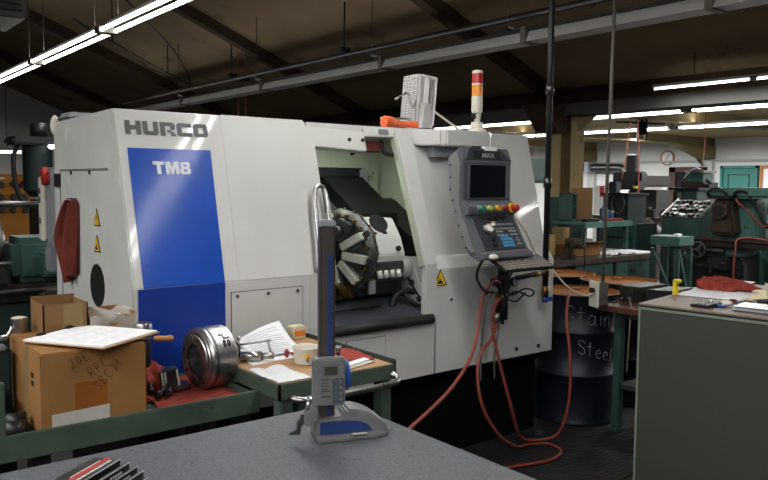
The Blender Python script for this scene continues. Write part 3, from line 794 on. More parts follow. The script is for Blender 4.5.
for k, (c, ex) in enumerate((((40,140,110),0),((176,196,84),0),((222,160,36),0),((150,30,34),0),((176,40,30),1))):
    x = PX0+.085+k*.066
    b = MB(); m_ = mat('button_%d%d%d' % c, c, .3, 0, .05, coat=.3)
    c0 = V((x,3.006,1.508))
    if ex: b.lathe([(0,0),(.030,0),(.028,.008),(0,.008)], c0, -Y, yellow, 20)
    else: b.lathe([(0,0),(.022,0),(.020,.01),(0,.01)], c0, -Y, pendS, 18)
    b.lathe([(0,.008),(.016,.008),(.016,.018 + .02*ex),(.021 if ex else .014,.022+.02*ex),(.014,.03+.02*ex),(0,.031+.02*ex)], c0, -Y, m_, 18)
    part('push_button', b, pend, ('green round','lime round','amber round','dark red round','red mushroom with yellow collar')[k] + ' button')
LP = frame((PX0,2.905,1.272), X, V((0,.123,.193)))       # lower panel, 0.39 wide, 0.229 high
LP = Matrix.Translation(V((0,-.004,.002))) @ LP
b = MB(); b.box((.03,.008,0), (.365,.222,.003), pendD, .001, LP)
for p in ((.028,.0),(.362,.0)): b.box((p[0],.004,.0), (p[0]+.003,.225,.004), pendS, 0, LP)
part('key_panel', b, pend)
b = MB()
for i in range(8):
    for j in range(2): b.box((.16+i*.023,.158-j*.028,.003), (.177+i*.023,.170-j*.028,.006), pendS, 0, LP)
for i in range(4): b.box((.165+i*.012,.178,.003), (.174+i*.012,.186,.006), ambL if i < 2 else grey, 0, LP)
for j in range(2):
    for i in range(3): b.box((.175+i*.02,.1-j*.022+.014,.003), (.19+i*.02,.11-j*.022+.014,.006), grey, 0, LP); b.box((.28+i*.022,.1-j*.022+.014,.003), (.296+i*.022,.11-j*.022+.014,.006), grey, 0, LP)
for p in ((.305,.055),(.33,.055),(.318,.04),(.318,.07),(.305,.03),(.33,.03)): b.box((p[0],p[1],.003), (p[0]+.013,p[1]+.009,.006), grey, 0, LP)
part('small_keys', b, pend)
b = MB(); kb = mat('keypad_blue', (70,142,190), .4, 0, .05)
for j in range(4):
    for i in range(4 if j < 3 else 3): b.box((.19+i*.024,.02+j*.021,.003), (.21+i*.024,.036+j*.021,.006), kb, 0, LP)
part('keypad', b, pend, 'pale blue number keys')
b = MB(); b.cyl(LP@V((.115,.135,.002)), LP@V((.115,.135,.02)), .031, steel, 28); b.cyl(LP@V((.115,.135,.02)), LP@V((.115,.135,.028)), .025, offw, 24); b.cyl(LP@V((.132,.146,.026)), LP@V((.132,.146,.05)), .010, offw, 14); part('jog_wheel', b, pend)
for p in ((.165,.205),(.22,.205),(.275,.205),(.125,.07),(.12,.035)):
    b = MB(); b.cyl(LP@V((*p,.002)), LP@V((*p,.022)), .013, black, 14); b.box((p[0]-.003,p[1]-.012,.02), (p[0]+.003,p[1]+.012,.028), black, 0, LP); part('selector_knob', b, pend)
# air regulator on the front
reg = MB()
reg.box((3.385,3.12,1.0), (3.45,3.19,1.10), black, .01); reg.cyl((3.417,3.155,1.10), (3.417,3.155,1.16), .036, black, 18); reg.cyl((3.417,3.155,.82), (3.417,3.155,1.0), .030, black, 18, .034); reg.cyl((3.417,3.155,.79), (3.417,3.155,.82), .01, black, 8)
reg.box((3.34,3.14,1.03), (3.39,3.2,1.07), black, .005)
reg = part('air_regulator', reg, cnc)
b = MB(); b.cyl((3.475,3.11,1.05), (3.475,3.13,1.05), .028, black, 18); b.cyl((3.475,3.106,1.05), (3.475,3.111,1.05), .023, paperT, 18); part('pressure_dial', b, reg)
b = MB(); b.cyl((3.36,3.15,.98), (3.36,3.15,.87), .012, brass, 10); b.cyl((3.36,3.15,.87), (3.36,3.15,.80), .016, steel, 10); part('hose_coupling', b, reg)

# ------------------------------------------------------------------ things on and around the lathe
b = MB()
def rag_h(u, v):
    ip = lambda t, k: next((a[1]+(b_[1]-a[1])*(t-a[0])/(b_[0]-a[0]) for a, b_ in zip(k, k[1:]) if t <= b_[0]+1e-6))
    yl = ip(v, ((0,4.035),(.25,4.12),(.62,4.22),(1,4.08)))
    yr = ip(v, ((0,3.925),(.5,3.93),(1,3.93)))
    y = yl+(yr-yl)*u
    z = 1.545-(.43-.07*u)*v - .05*math.sin(PI*u)*v*(1-v) + .28*(1-u)*v*(1-v)
    x = X0-.03-.022*math.sin(u*11+v*2.5)*(.3+v)-.012*math.sin(u*25)
    return (x, y, z)
b.sheet(26, 26, rag_h, redragd, .003); b.cyl((X0-.0,3.98,1.545), (X0-.05,3.98,1.545), .012, steelD, 10)
single('shop_rag', b, 'dark red shop rag hanging on the left side of the white lathe', 'rag')
kbm = frame((3.065,2.945,1.238), V((1,-.02,0)), V((.0,-.95,-.42))) @ Matrix.Diagonal((1,1,-1,1))
t = thing('computer_keyboard', 'dark computer keyboard tilted on the tray under the control pendant', 'keyboard', (3.2,2.8,1.14))
b = MB(); b.box((.0,.0,-.018), (.40,.155,-.004), blackm, .004, kbm); part('case', b, t)
b = MB(); km = mat('key_grey', (120,114,108), .6, 0, .15, 30)
for j in range(6):
    for i in range(17): b.box((.008+i*.0228,.01+j*.0235,-.005), (.0265+i*.0228,.029+j*.0235,.005), km, .002, kbm, 1)
part('keys', b, t)
b = MB(); b.ball((0,0,0), .038, offw, (1.0,.62,.45)); 
for v in b.bm.verts: v.co += V((3.025,2.875,1.246))
single('computer_mouse', b, 'off-white computer mouse at the left end of the keyboard', 'computer mouse')
b = MB()
b.tube([(3.10,3.0,1.25),(3.08,3.05,1.13),(3.17,3.08,1.03),(3.3,3.1,1.0)], .008, black, 8)
b.tube([(3.33,2.93,1.22),(3.36,3.05,1.10),(3.38,3.08,1.0),(3.42,3.07,.985),(3.52,3.07,1.01),(3.60,3.07,.985),(3.56,3.07,.96),(3.44,3.07,1.0),(3.37,3.08,.965),(3.44,3.07,.94),(3.52,3.07,.985)], .006, black, 6)
single('keyboard_cable', b, 'black keyboard cable coiled in front of the air regulator', 'cable')
# orange air hoses
b = MB(); b.tube([(3.365,3.13,1.045),(3.30,3.11,1.07),(3.24,3.10,1.05),(3.17,3.09,.98),(3.10,3.05,.83),(2.97,2.97,.69),(2.71,2.85,.58),(2.41,2.70,.54),(2.14,2.55,.52),(2.02,2.45,.42),(2.0,2.4,.2),(2.0,2.38,.02)], .0095, orangeH, 8)
single('air_hose', b, 'orange air hose curving from the regulator down to the left behind the plate', 'hose', 'orange air hoses')
b = MB(); b.tube([(3.36,3.14,.80),(3.27,3.11,.72),(3.17,3.09,.66),(3.10,3.05,.54),(3.10,3.0,.36),(3.22,2.98,.18),(3.42,3.02,.06),(3.58,3.08,.022),(3.70,3.02,.022),(3.66,2.88,.022),(3.5,2.82,.022),(3.34,2.85,.022),(3.16,2.90,.022),(2.94,2.93,.022)], .0095, orangeH, 8)
single('air_hose', b, 'orange air hose hanging from the coupling and looping over the dark floor', 'hose', 'orange air hoses')
b = MB(); b.tube([(3.385,3.13,.97),(3.30,3.12,.90),(3.28,3.10,.76),(3.31,3.06,.54),(3.35,3.02,.34),(3.45,3.05,.15),(3.56,3.09,.06),(3.66,3.05,.045),(3.74,2.99,.07),(3.76,2.94,.17),(3.78,2.92,.34),(3.79,2.93,.56),(3.81,2.98,.80),(3.88,3.03,.92),(4.02,3.13,.945),(4.18,3.25,.925)], .0095, orangeH, 8)
single('air_hose', b, 'orange air hose sweeping across the floor and up over the chalk-marked drum', 'hose', 'orange air hoses')
b = MB(); b.tube([(3.33,3.15,1.02),(3.28,3.17,.9),(3.27,3.19,.6),(3.28,3.2,.45)], .008, condu, 6); b.tube([(3.40,3.16,.82),(3.38,3.18,.6),(3.39,3.19,.45)], .006, condu, 6)
single('grey_tubing', b, 'thin grey tubing hanging below the air regulator', 'tubing')
# desk fan, with its rear grille towards us
t = thing('desk_fan', 'white box fan standing on the lathe roof', 'fan', (3.17,3.7,1.965))
fx = Matrix.Translation((3.17,3.68,2.15)) @ Matrix.Rotation(math.radians(-8),4,'Z') @ Matrix.Rotation(math.radians(5),4,'Y') @ Matrix.Diagonal((.95,.62,.92,1))
b = MB(fx)
for k in range(19): b.box((-.075,-.13,-.15+k*.0178), (-.065,.13,-.144+k*.0178), fang)
for y in (-.128,-.06,0,.06,.128): b.box((-.078,y-.004,-.155), (-.066,y+.004,.175), fang)
part('front_grille', b, t)
b = MB(fx); b.box((-.064,-.132,.165), (.08,.132,.178), fanw, .004); b.box((-.064,-.132,-.158), (.08,.132,-.147), fanw, .004); b.box((-.064,.122,-.15), (.08,.132,.17), fanw, .003); b.box((-.02,-.136,-.03), (.022,-.122,.17), fanw, .006); b.box((-.062,-.134,-.15), (-.05,-.124,.17), fanw, .003); b.box((.068,-.134,-.15), (.08,-.124,.17), fanw, .003); part('housing', b, t)
b = MB(fx)
for k in range(9): b.box((-.05+k*.014,-.13,-.15), (-.046+k*.014,-.124,.17), fang)
for k in range(9): b.box((.074,-.12+k*.028,-.15), (.08,-.116+k*.028,.17), fang)
part('rear_grille', b, t)
b = MB(fx)
b.cyl((-.03,0,.01), (.05,0,.01), .045, fanw, 16)
for k in range(4):
    a = k*PI/2+.5; b.sheet(3,3, lambda u,v: (-.03+.05*v, (.04+.075*u)*math.cos(a+(v-.5)*.8), .01+(.04+.075*u)*math.sin(a+(v-.5)*.8)), fanw, .003)
part('blades', b, t)
b = MB(); b.prism([(-.045,0),(.075,0),(.06,.18),(-.02,.18)], frame((3.15,3.62,1.9685), V((.97,.2,0)), Z), .03, fang, .006); part('stand', b, t)
b = MB(); b.tube([(3.10,3.62,2.17),(3.06,3.6,2.11),(3.03,3.59,2.13),(3.02,3.6,2.18),(3.0,3.6,2.19),(2.93,3.62,2.15)], .008, steel, 8); b.tube([(3.10,3.62,2.02),(2.98,3.6,2.035),(2.82,3.62,2.03)], .007, steel, 8); part('wire_bracket', b, t)
b = MB(); b.bar((3.22,3.60,2.10), (3.45,3.56,1.97), .012, .012, beige); part('prop_rod', b, t)
t = thing('hand_lamp', 'orange plastic hand lamp lying on the lathe roof above the opening', 'hand lamp', (2.75,3.47,1.965))
b = MB(); b.lathe([(0,0),(.035,0),(.036,.01),(.036,.05),(.03,.06),(.022,.075),(.02,.20),(0,.20)], (2.745,3.49,1.998), (1,.02,-.06), orangeP, 18); part('body', b, t)
b = MB(); b.lathe([(0,0),(.024,0),(.026,.03),(.024,.06),(0,.06)], (2.935,3.494,1.989), (1,.02,0), orangeP, 16); part('end_cap', b, t)
b = MB(); b.box((3.0,3.47,1.966), (3.14,3.56,1.976), black, .004); single('flat_bracket', b, 'flat black bracket on the lathe roof beside the fan', 'bracket')
# ================================================================== foreground
# granite plate
t = thing('surface_plate', 'speckled grey granite surface plate in the foreground', 'surface plate', (.6,1.2,0))
b = MB(); b.box((-.6,.35,.86), (1.337,1.893,.97), granite, .004); part('slab', b, t)
b = MB(); b.box((-.5,.45,.72), (1.25,1.8,.86), graniteE, .004)
part('stand_top', b, t)
for x in (-.4,1.15):
    for y in (.55,1.7):
        b = MB(); b.box((x-.05,y-.05,0), (x+.05,y+.05,.72), blackm, .004); part('leg', b, t)
# digital height gauge
GO = (1.113,1.655,.97); GM = rotz(-22.3, GO)
t = thing('height_gauge', 'digital height gauge with blue trim on the granite surface plate', 'height gauge', GO)
b = MB(GM)
b.prism([(-.034,0),(.158,0),(.166,.010),(.163,.022),(.150,.040),(.118,.063),(.090,.075),(.066,.081),(.050,.079),(.042,.068),(.028,.060),(-.034,.058)], frame((0,.045,0), X, Z), .085, castg, .005)
b.prism([(-.034,-.056),(.05,-.058),(.08,-.050),(.12,-.052),(.158,-.042),(.174,-.01),(.172,.03),(.15,.052),(-.034,.052)], frame((0,0,0), X, Y), .016, castg, .004)
base = part('base', b, t)
b = MB(GM); b.prism([(-.024,.018),(.088,.018),(.118,.022),(.106,.036),(.086,.047),(.05,.052),(-.024,.052)], frame((0,-.0385,0), X, Z), .004, blueG, .001); part('blue_inlay', b, base)
b = MB(GM); b.box((.06,-.055,.0165), (.10,-.044,.0175), labelg); part('base_label', b, base)
b = MB(GM); b.box((-.021,-.014,.05), (.021,.014,.562), mat('scale_grey',(104,100,94),.38,.75,.1,20), .002); part('column', b, t)
b = MB(GM); b.box((.002,-.0155,.06), (.013,-.0138,.49), blueG); b.box((-.0185,-.0155,.06), (-.017,-.0138,.56), steelD); b.box((.0165,-.0155,.06), (.018,-.0138,.56), steelD); part('scale_stripe', b, t)
b = MB(GM); b.box((-.023,-.017,.560), (.023,.017,.580), grey, .005); part('column_cap', b, t)
hd = MB(GM); hd.box((-.043,-.052,.098), (.041,-.018,.222), castg, .004); hd.box((-.036,-.02,.10), (.036,.022,.215), castg, .004)
hd = part('display_head', hd, t)
b = MB(GM); b.box((-.020,-.0545,.178), (.022,-.051,.206), pendS, .002); b.box((-.015,-.0556,.181), (.018,-.054,.202), lcd, .001); part('display', b, hd)
b = MB(GM); b.box((.006,-.054,.105), (.036,-.0515,.170), pend_m, .002); part('button_plate', b, hd)
for i in range(2):
    for j in range(4):
        b = MB(GM); b.cyl((.014+i*.014,-.0565,.113+j*.016), (.014+i*.014,-.053,.113+j*.016), .0042, keyT if i == 0 else pendS, 10); part('button', b, hd)
b = MB(GM)
for k, (w_, z) in enumerate(((.022,.166),(.018,.158),(.020,.150),(.018,.142),(.022,.136),(.026,.122))): b.box((-.024,-.0525,z), (-.024+w_,-.0519,z+.0022), steelD)
part('legend', b, hd)
b = MB(GM); b.lathe([(0,0),(.038,0),(.042,.004),(.042,.014),(.038,.018),(.012,.018),(.012,.022),(0,.022)], (.041,.0,.165), X, blueP, 28); part('handwheel', b, t)
b = MB(GM); b.cyl((.031,-.01,.222), (.031,-.01,.243), .0055, steel, 12); b.cyl((.031,-.01,.236), (.031,-.01,.246), .008, steel, 12); part('fine_adjust_screw', b, t)
b = MB(GM); b.box((-.052,-.045,.055), (-.030,-.018,.10), castg, .003); b.box((-.066,-.046,.045), (-.046,-.016,.085), castg, .003); b.cyl((-.058,-.03,.085), (-.05,-.03,.11), .006, steel, 10); b.ball((-.054,-.03,.112), .007, steel); part('scriber_clamp', b, t)
b = MB(GM); b.prism([(-.064,.048),(-.064,.075),(-.072,.075),(-.076,.060),(-.084,.056),(-.084,.036),(-.104,.028),(-.106,.024),(-.076,.022),(-.072,.046)], frame((0,-.025,0), X, Z), .012, gunm, .001); part('scriber', b, t)
# pack of insert boxes at the bottom edge
u0 = V((.795,.607,0)); v0 = V((.607,-.795,0)); B0 = V((.536,1.668,.97))
for k, (lb, dh, du, dv) in enumerate((('black insert box with the widest red stripe, leftmost of the fanned pack on the plate',.066,0,-.030),
        ('black insert box second from the left in the fanned pack on the plate',.060,.002,.047),
        ('black insert box in the middle of the fanned pack on the plate',.053,.003,.066),
        ('black insert box second from the right in the fanned pack on the plate',.046,.0,.083),
        ('black insert box rightmost in the fanned pack on the plate',.036,-.010,.100))):
    w_ = .067 if k == 0 else .011
    M = frame(B0+v0*dv+u0*du, -u0, v0)      # x back along the box, y across, z up
    M = M @ Matrix.Diagonal((1,1,-1,1)) if (M.to_3x3() @ Z).z < 0 else M
    t = thing('insert_box', lb, 'box', B0+v0*(dv+.01)+u0*(du-.08), 'fanned insert boxes')
    b = MB(M); b.box((0,0,0), (.19,w_,dh), insb, .002); part('case', b, t)
    b = MB(M)
    if k == 0:
        b.box((-.0005,.031,dh-.012), (.19,.043,dh+.0008), insr); part('red_stripe', b, t)
        b = MB(M)
        for i in range(18): b.box((.012+i*.0095,.047,dh), (.018+i*.0095+.002*(i%3==0),.0525,dh+.0008), insw)
        b.box((.02,.0275,dh), (.12,.0295,dh+.0008), insw); b.box((.0,.0655,dh), (.19,.067,dh+.0008), insw)
        part('white_lettering', b, t)
    else:
        b.box((.0,w_-.0012,dh), (.19,w_,dh+.0006), insw)
        for i in range(5): b.box((.03+i*.009,w_,dh-.016), (.036+i*.009,w_+.0006,dh-.008), insw)
        part('white_lettering', b, t)

# ------------------------------------------------------------------ green workbench with the chuck
t = thing('workbench', 'worn green steel workbench with a raised lip behind the granite plate', 'workbench', (.6,2.85,0))
b = MB(); b.box((-.5,2.55,.765), (1.40,3.15,.80), greend); part('bench_top', b, t)
b = MB(); b.box((-.5,2.535,.765), (1.40,2.55,.85), greenp, .003); b.box((1.388,2.55,.765), (1.40,3.15,.835), greenp, .003); part('lip', b, t)
b = MB(); b.box((.495,2.536,.84), (.512,2.56,1.02), greenp, .003); part('post', b, t)
for x in (-.42,.62,1.35):
    for y in (2.60,3.08):
        b = MB(); b.box((x-.03,y-.03,0), (x+.03,y+.03,.765), blackm, .003); part('leg', b, t)  # legs in black, standing in for the shade under the bench
b = MB(); b.box((-.45,2.62,.28), (1.36,3.1,.31), blackm); part('lower_shelf', b, t)
# big carton
t = thing('cardboard_box', 'large closed cardboard box with scribbles and a white label under the clipboard', 'box', (.812,2.81,.8))
b = MB(); b.box((.636,2.62,.801), (.99,3.05,1.076), cardb, .004); part('carton', b, t)
b = MB(); b.box((.634,2.78,.82), (.637,2.84,1.077), tape); b.box((.634,2.78,1.0755), (.99,2.84,1.0772), tape); part('packing_tape', b, t)
b = MB(); b.box((.745,2.6185,.865), (.85,2.621,.965), tapeB); part('brown_tape_patch', b, t)
b = MB(); b.prism([(.668,.800),(.858,.800),(.858,.876),(.668,.868)], frame((0,2.6205,0), X, Z), .0025, labelg); part('shipping_label', b, t)
b = MB()
def onbox(ox, oz, ang):
    a = math.radians(ang)
    return lambda x, y: V((ox+x*math.cos(a)-y*math.sin(a), 2.6185, oz+x*math.sin(a)+y*math.cos(a)))
handwrite(b, '2OE', .034, onbox(.735,1.012,28), .0009, ink)
handwrite(b, 'RPC', .036, onbox(.80,.975,32), .0009, ink)
handwrite(b, '3BC1H', .036, onbox(.825,.925,45), .0009, ink)
part('marker_scribbles', b, t)
b = MB()
handwrite(b, 'SB', .045, lambda x,y: V((.634, 2.735-y*.6, 1.0-x*.9)), .0014, ink)
part('marker_scribbles', b, t)
# file handle and clipboard on it
t = thing('clipboard', 'clipboard holding white sheets on top of the big cardboard box', 'clipboard', (.84,2.76,1.08))
CB = frame((.628,2.83,1.086), V((.255,.158,.002)), V((.185,-.305,.004)))
sg = 1 if (CB.to_3x3() @ Z).z > 0 else -1
b = MB(CB); b.box((0,0,-.004*sg), (.30,.355,0), woodh, .001); part('board', b, t)
b = MB(CB); b.box((.004,.004,.0003*sg), (.296,.345,.006*sg), paperW); part('sheets', b, t)
b = MB(CB)
for j in range(13):
    for i in range(4):
        b.box((.05+j*.017,.03+i*.075,.006*sg), (.0508+j*.017,.03+i*.075+.03+.03*((i*7+j*5)%3)/2,.0063*sg), paperT)
part('print', b, t)
for c in (.085,.225):
    b = MB(CB); b.box((c-.018,-.006,-.006*sg), (c+.018,.014,.012*sg), black, .003); b.cyl((c-.012,.004,.012*sg), (c+.012,.004,.012*sg), .004, black, 8); part('binder_clip', b, t)
# open carton behind
t = thing('cardboard_box', 'open brown cardboard box with a taped corner behind the clipboard', 'box', (.80,3.06,.8))
b = MB(); z0, z1 = .801, 1.185
b.box((.73,2.95,z0), (.735,3.13,z1), cardb2); b.box((.73,2.95,z0), (.892,2.955,z1), cardb2); b.box((.887,2.95,z0), (.892,3.13,z1), cardb2); b.box((.73,3.125,z0), (.892,3.13,z1+.012), cardb2); b.box((.73,2.95,z0), (.892,3.13,z0+.005), cardb2); part('carton', b, t)
b = MB(); b.box((.80,2.9485,.95), (.872,2.951,1.184), cardb3); part('tape_panel', b, t, 'olive tape strip down the front')
# box in plastic wrap
t = thing('wrapped_box', 'torn cardboard box wrapped in clear plastic, behind the clipboard by the lathe', 'box', (.98,3.02,.8))
b = MB(); z1 = 1.115
b.box((.90,2.94,.801), (.905,3.1,z1+.02), cardb); b.box((1.065,2.94,.801), (1.07,3.1,z1+.02), cardb); b.box((.90,2.94,.801), (1.07,2.945,z1-.02), cardb); b.box((.90,3.095,.801), (1.07,3.1,z1+.025), cardb); b.box((.90,2.94,.801), (1.07,3.1,.806), cardb); part('carton', b, t)
b = MB(); b.sheet(14, 8, lambda u,v: V((.895+.18*u, 2.934-.006*math.sin(u*9)-.004*math.sin(v*12), .90+.225*v+.008*math.sin(u*14))), clearp, 0); b.sheet(14, 8, lambda u,v: V((.895+.18*u, 2.94+.10*v, 1.118+.012*math.sin(u*11+v*5)+.02*v)), clearp, 0); part('plastic_film', b, t)
# tin, odds and ends at the left
b = MB(); b.lathe([(0,0),(.028,0),(.028,.215),(.029,.22),(.029,.23),(0,.23)], (.672,3.06,.90), Z, steelB, 24); b.cyl((.672,3.06,1.128), (.672,3.06,1.133), .026, beige, 20); b.lathe([(0,0),(.05,0),(.05,.1),(0,.1)], (.672,3.06,.80), Z, steelD, 20)
single('metal_tin', b, 'tall shiny tin canister left of the open cardboard box', 'tin')
b = MB(); b.prism([(0,0),(.16,0),(.16,.11),(.13,.15),(.05,.16),(0,.13)], frame((.555,2.80,.80), Y, Z), -.12, blueP, .012); b.box((.50,2.86,.93), (.54,2.92,.975), blueP, .01); single('blue_case', b, 'blue plastic case at the left edge beside the big cardboard box', 'case')
b = MB(); b.tube([(.50,2.98,1.04),(.55,2.96,1.09),(.60,2.95,1.08),(.63,2.96,1.12)], .007, steel, 8); b.tube([(.50,3.0,1.05),(.56,3.0,1.06),(.62,2.99,1.085)], .009, steel, 8); b.box((.46,2.94,.80), (.62,3.03,1.045), tealD, .01); b.box((.5,2.92,1.04), (.60,2.97,1.06), castg, .006)
single('clamp_block', b, 'dark block with bright bent rods at the left edge behind the box', 'clamp')
for p, lb in (((.575,2.655),'dark metal pin lying left of the big cardboard box, nearer the lip'),((.60,2.745),'dark metal pin lying left of the big cardboard box, farther from the lip')):
    b = MB(); b.cyl((p[0]-.05,p[1]+.01,.832), (p[0]+.015,p[1]-.01,.832), .03, blackm, 16); b.cyl((p[0]-.06,p[1]+.013,.832), (p[0]-.045,p[1]+.009,.832), .022, woodd, 14)
    single('dark_pin', b, lb, 'pin', 'dark pins left of the box')
# holder behind the clipboard
b = MB(); b.lathe([(0,0),(.045,0),(.045,.03),(.032,.05),(.030,.21),(.024,.23),(.024,.236)], (1.095,2.93,.80), Z, blackm, 24); b.lathe([(.018,.235),(.037,.235),(.038,.242),(.038,.278),(.034,.286),(.02,.286),(.018,.235)], (1.095,2.93,.80), Z, steel, 28)
single('collet_holder', b, 'dark collet holder with a bright steel ring, right of the plastic-wrapped box', 'tool holder')
t = thing('hand_file', 'file with a round wooden handle lying across the dark collet holder', 'file', (1.10,2.88,1.02))
b = MB(); b.lathe([(0,0),(.009,0),(.0115,.012),(.011,.05),(.0125,.066),(.009,.074),(0,.075)], (1.105,2.842,1.035), (1,-.25,-.05), woodh, 14); part('handle', b, t)
b = MB(); b.bar((1.02,2.865,1.038), (1.107,2.8415,1.035), .016, .004, steelD); part('blade', b, t)
# red cloth under the chuck
b = MB()
def cl(u, v):
    e = math.sin(u*9+1)*.012
    x = 1.03+.42*u+(.02 if v < .3 else 0)*(1-u)+.02*math.sin(v*6); y = 2.665+.05*(1-u)*0+.40*v+e
    z = .803+.004*(1+noise.noise(V((u*6,v*6,2))))
    if v > .55 and u < .45: z += .10*min(1,(v-.55)/.2)*max(0,1-abs(u-.2)/.25)*(.8+.4*noise.noise(V((u*9,v*9,5))))
    return (x, y, z)
b.sheet(40, 40, cl, redrag, .004)
single('shop_cloth', b, 'red shop cloth spread on the green bench under the steel chuck', 'cloth')
t = thing('shop_cloth', 'bunched red shop cloth between the big box and the chuck jaw', 'cloth', (1.12,2.93,.81))
b = MB(); b.ball((0,0,0), 1, redrag, (.085,.075,.055), None, 4)
for v in b.bm.verts:
    n_ = noise.noise(v.co*22)*.02+.010*math.sin(v.co.x*90+v.co.y*40); v.co += v.co.normalized()*n_; v.co += V((1.105,2.93,.868))
    v.co.z = max(v.co.z, .811)
part('fold', b, t)
# lathe chuck
CA = V((-.995,-.10,0)).normalized(); CC = V((1.335,2.842,.9335))
CM = frame(CC, V((.10,-.995,0)), Z)     # local z = axis
sgn = 1 if (CM.to_3x3() @ Z).dot(CA) > 0 else -1
if sgn < 0: CM = frame(CC, V((-.10,.995,0)), Z)
t = thing('lathe_chuck', 'bright steel lathe chuck body lying on its side on red cloth', 'chuck', CC-V((0,0,.125)))
b = MB(CM)
b.lathe([(.055,-.065),(.118,-.065),(.125,-.058),(.125,.045),(.1185,.054),(.112,.056),(.108,.062),(.098,.062),(.094,.066),(.062,.066),(.058,.058),(.058,.0),(.034,-.002),(.034,-.06),(.055,-.065)], (0,0,0), Z, steelB, 56)
cb = part('body', b, t)
b = MB(CM); b.lathe([(.0601,.0662),(.1,.0625)], (0,0,0), Z, gunm, 48); b.lathe([(.058,.0655),(.0585,.0)], (0,0,0), Z, steelD, 40); b.lathe([(.034,.0005),(.057,.0005)], (0,0,0), Z, steelD, 40); b.cyl((0,0,-.05), (0,0,-.045), .034, black, 24); part('face', b, cb)
b = MB(CM)
for k in range(12):
    a = 2*PI*k/12+.2; r = .084
    b.cyl((r*math.cos(a),r*math.sin(a),.060), (r*math.cos(a),r*math.sin(a),.0675), .0075 if k % 2 else .005, black if k % 3 else steel, 12)
for k in range(6):
    a = 2*PI*k/6+.5; b.cyl((.046*math.cos(a),.046*math.sin(a),-.001), (.046*math.cos(a),.046*math.sin(a),.003), .006, black, 10)
part('bolt_holes', b, cb)
b = MB(CM); b.lathe([(.1253,-.006),(.1258,-.004),(.1258,.004),(.1253,.006)], (0,0,.03), Z, steelD, 56); part('groove', b, cb)
b = MB(CM)
def oncyl(ang0, z0):
    return lambda x, y: V((.1262*math.cos(ang0+y/.125), .1262*math.sin(ang0+y/.125), z0-x))
# which way round faces the camera: find the angle that looks towards it
best = max(range(72), key=lambda k: ((CM.to_3x3() @ V((math.cos(k*PI/36),math.sin(k*PI/36),0))).dot((V((0,0,1.65))-CC).normalized())))
A0 = best*PI/36
up_ = (CM.to_3x3() @ V((-math.sin(A0),math.cos(A0),0))).z
fl = 1 if up_ > 0 else -1
def oc(dz, z0): return lambda x, y: V((.1258*math.cos(A0+fl*(dz+y)/.125), .1258*math.sin(A0+fl*(dz+y)/.125), z0-x))
handwrite(b, '8O', .026, oc(.028,-.004), .0032, black)
f_ = oc(.064,.004); b.tube([f_(0,.018),f_(.018,.018),f_(.018,0),f_(.038,0),f_(.048,.006)], .003, black, 6, 0); f_ = oc(.012,-.03); b.tube([f_(0,.012),f_(0,0),f_(.014,0),f_(.014,.012)], .001, steelD, 6, 0)
part('marker_writing', b, cb)
b = MB(Matrix.Translation((1.185,2.875,.862)) @ Matrix.Rotation(math.radians(-12),4,'Z') @ Matrix.Rotation(math.radians(-8),4,'Y'))
b.box((-.045,-.03,-.045), (.03,.03,.04), steelD, .003)
for k in range(6): b.box((-.040+k*.012,-.036,-.03), (-.033+k*.012,-.029,.036), holder if k in (0,1,5) else steelD, .001)
b.box((.0,-.034,-.05), (.06,.03,-.03), steelD, .002)
single('chuck_jaw', b, 'serrated steel chuck jaw on the red cloth, left of the chuck', 'chuck jaw')
for p, q, lb in (((1.075,2.80,.835),(1.10,2.87,.865),'black bolt nearest the big cardboard box'),((1.09,2.77,.828),(1.165,2.85,.845),'black bolt lying across the other bolts, middle one'),((1.135,2.77,.828),(1.17,2.84,.84),'black bolt nearest the chuck')):
    b = MB(); p, q = V(p), V(q); d_ = (q-p).normalized()
    b.cyl(p, p+d_*.022, .0135, blackm, 16); b.cyl(p+d_*.02, q, .0085, blackm, 14); b.cyl(p-d_*.001, p+d_*.001, .006, steelD, 6)
    single('socket_bolt', b, lb, 'bolt', 'black socket bolts on the cloth')
for p, lb in (((1.02,2.66,.806),'small bright nut at the right foot of the big box'),((.995,2.60,.806),'small bright nut by the lip under the big box corner')):
    b = MB(); b.lathe([(.004,0),(.009,0),(.009,.008),(.004,.008),(.004,0)], p, Z, steel, 6); single('steel_nut', b, lb, 'nut', 'bright nuts on the bench')

# ------------------------------------------------------------------ cart in the middle
t = thing('tool_cart', 'green steel cart with a plywood top and tubular handle behind the height gauge', 'cart', (1.68,2.76,0))
cx0, cx1, cy0, cy1, cz = 1.405, 1.965, 2.40, 3.14, .90
b = MB(); b.box((cx0+.012,cy0+.012,cz-.02), (cx1-.012,cy1-.012,cz), woodp, .002); part('plywood_top', b, t)
b = MB()
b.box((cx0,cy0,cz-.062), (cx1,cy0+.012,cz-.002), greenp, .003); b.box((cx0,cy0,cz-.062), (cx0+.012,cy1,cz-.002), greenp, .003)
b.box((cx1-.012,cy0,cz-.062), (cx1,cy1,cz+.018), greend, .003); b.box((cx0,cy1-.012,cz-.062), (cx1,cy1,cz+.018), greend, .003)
part('tray_rim', b, t)
for x in (cx0+.042,cx1-.042):
    for y in (cy0+.042,cy1-.042):
        b = MB(); b.box((x-.027,y-.027,.04), (x+.027,y+.027,cz-.022), greenp, .003); part('leg', b, t)
        b = MB(); b.lathe([(0,-.012),(.04,-.012),(.04,.012),(0,.012)], (x,y,.04), X, black, 18); part('caster', b, t)
b = MB(); b.box((cx0+.02,cy0+.02,.25), (cx1-.02,cy1-.02,.28), greend); part('lower_shelf', b, t)
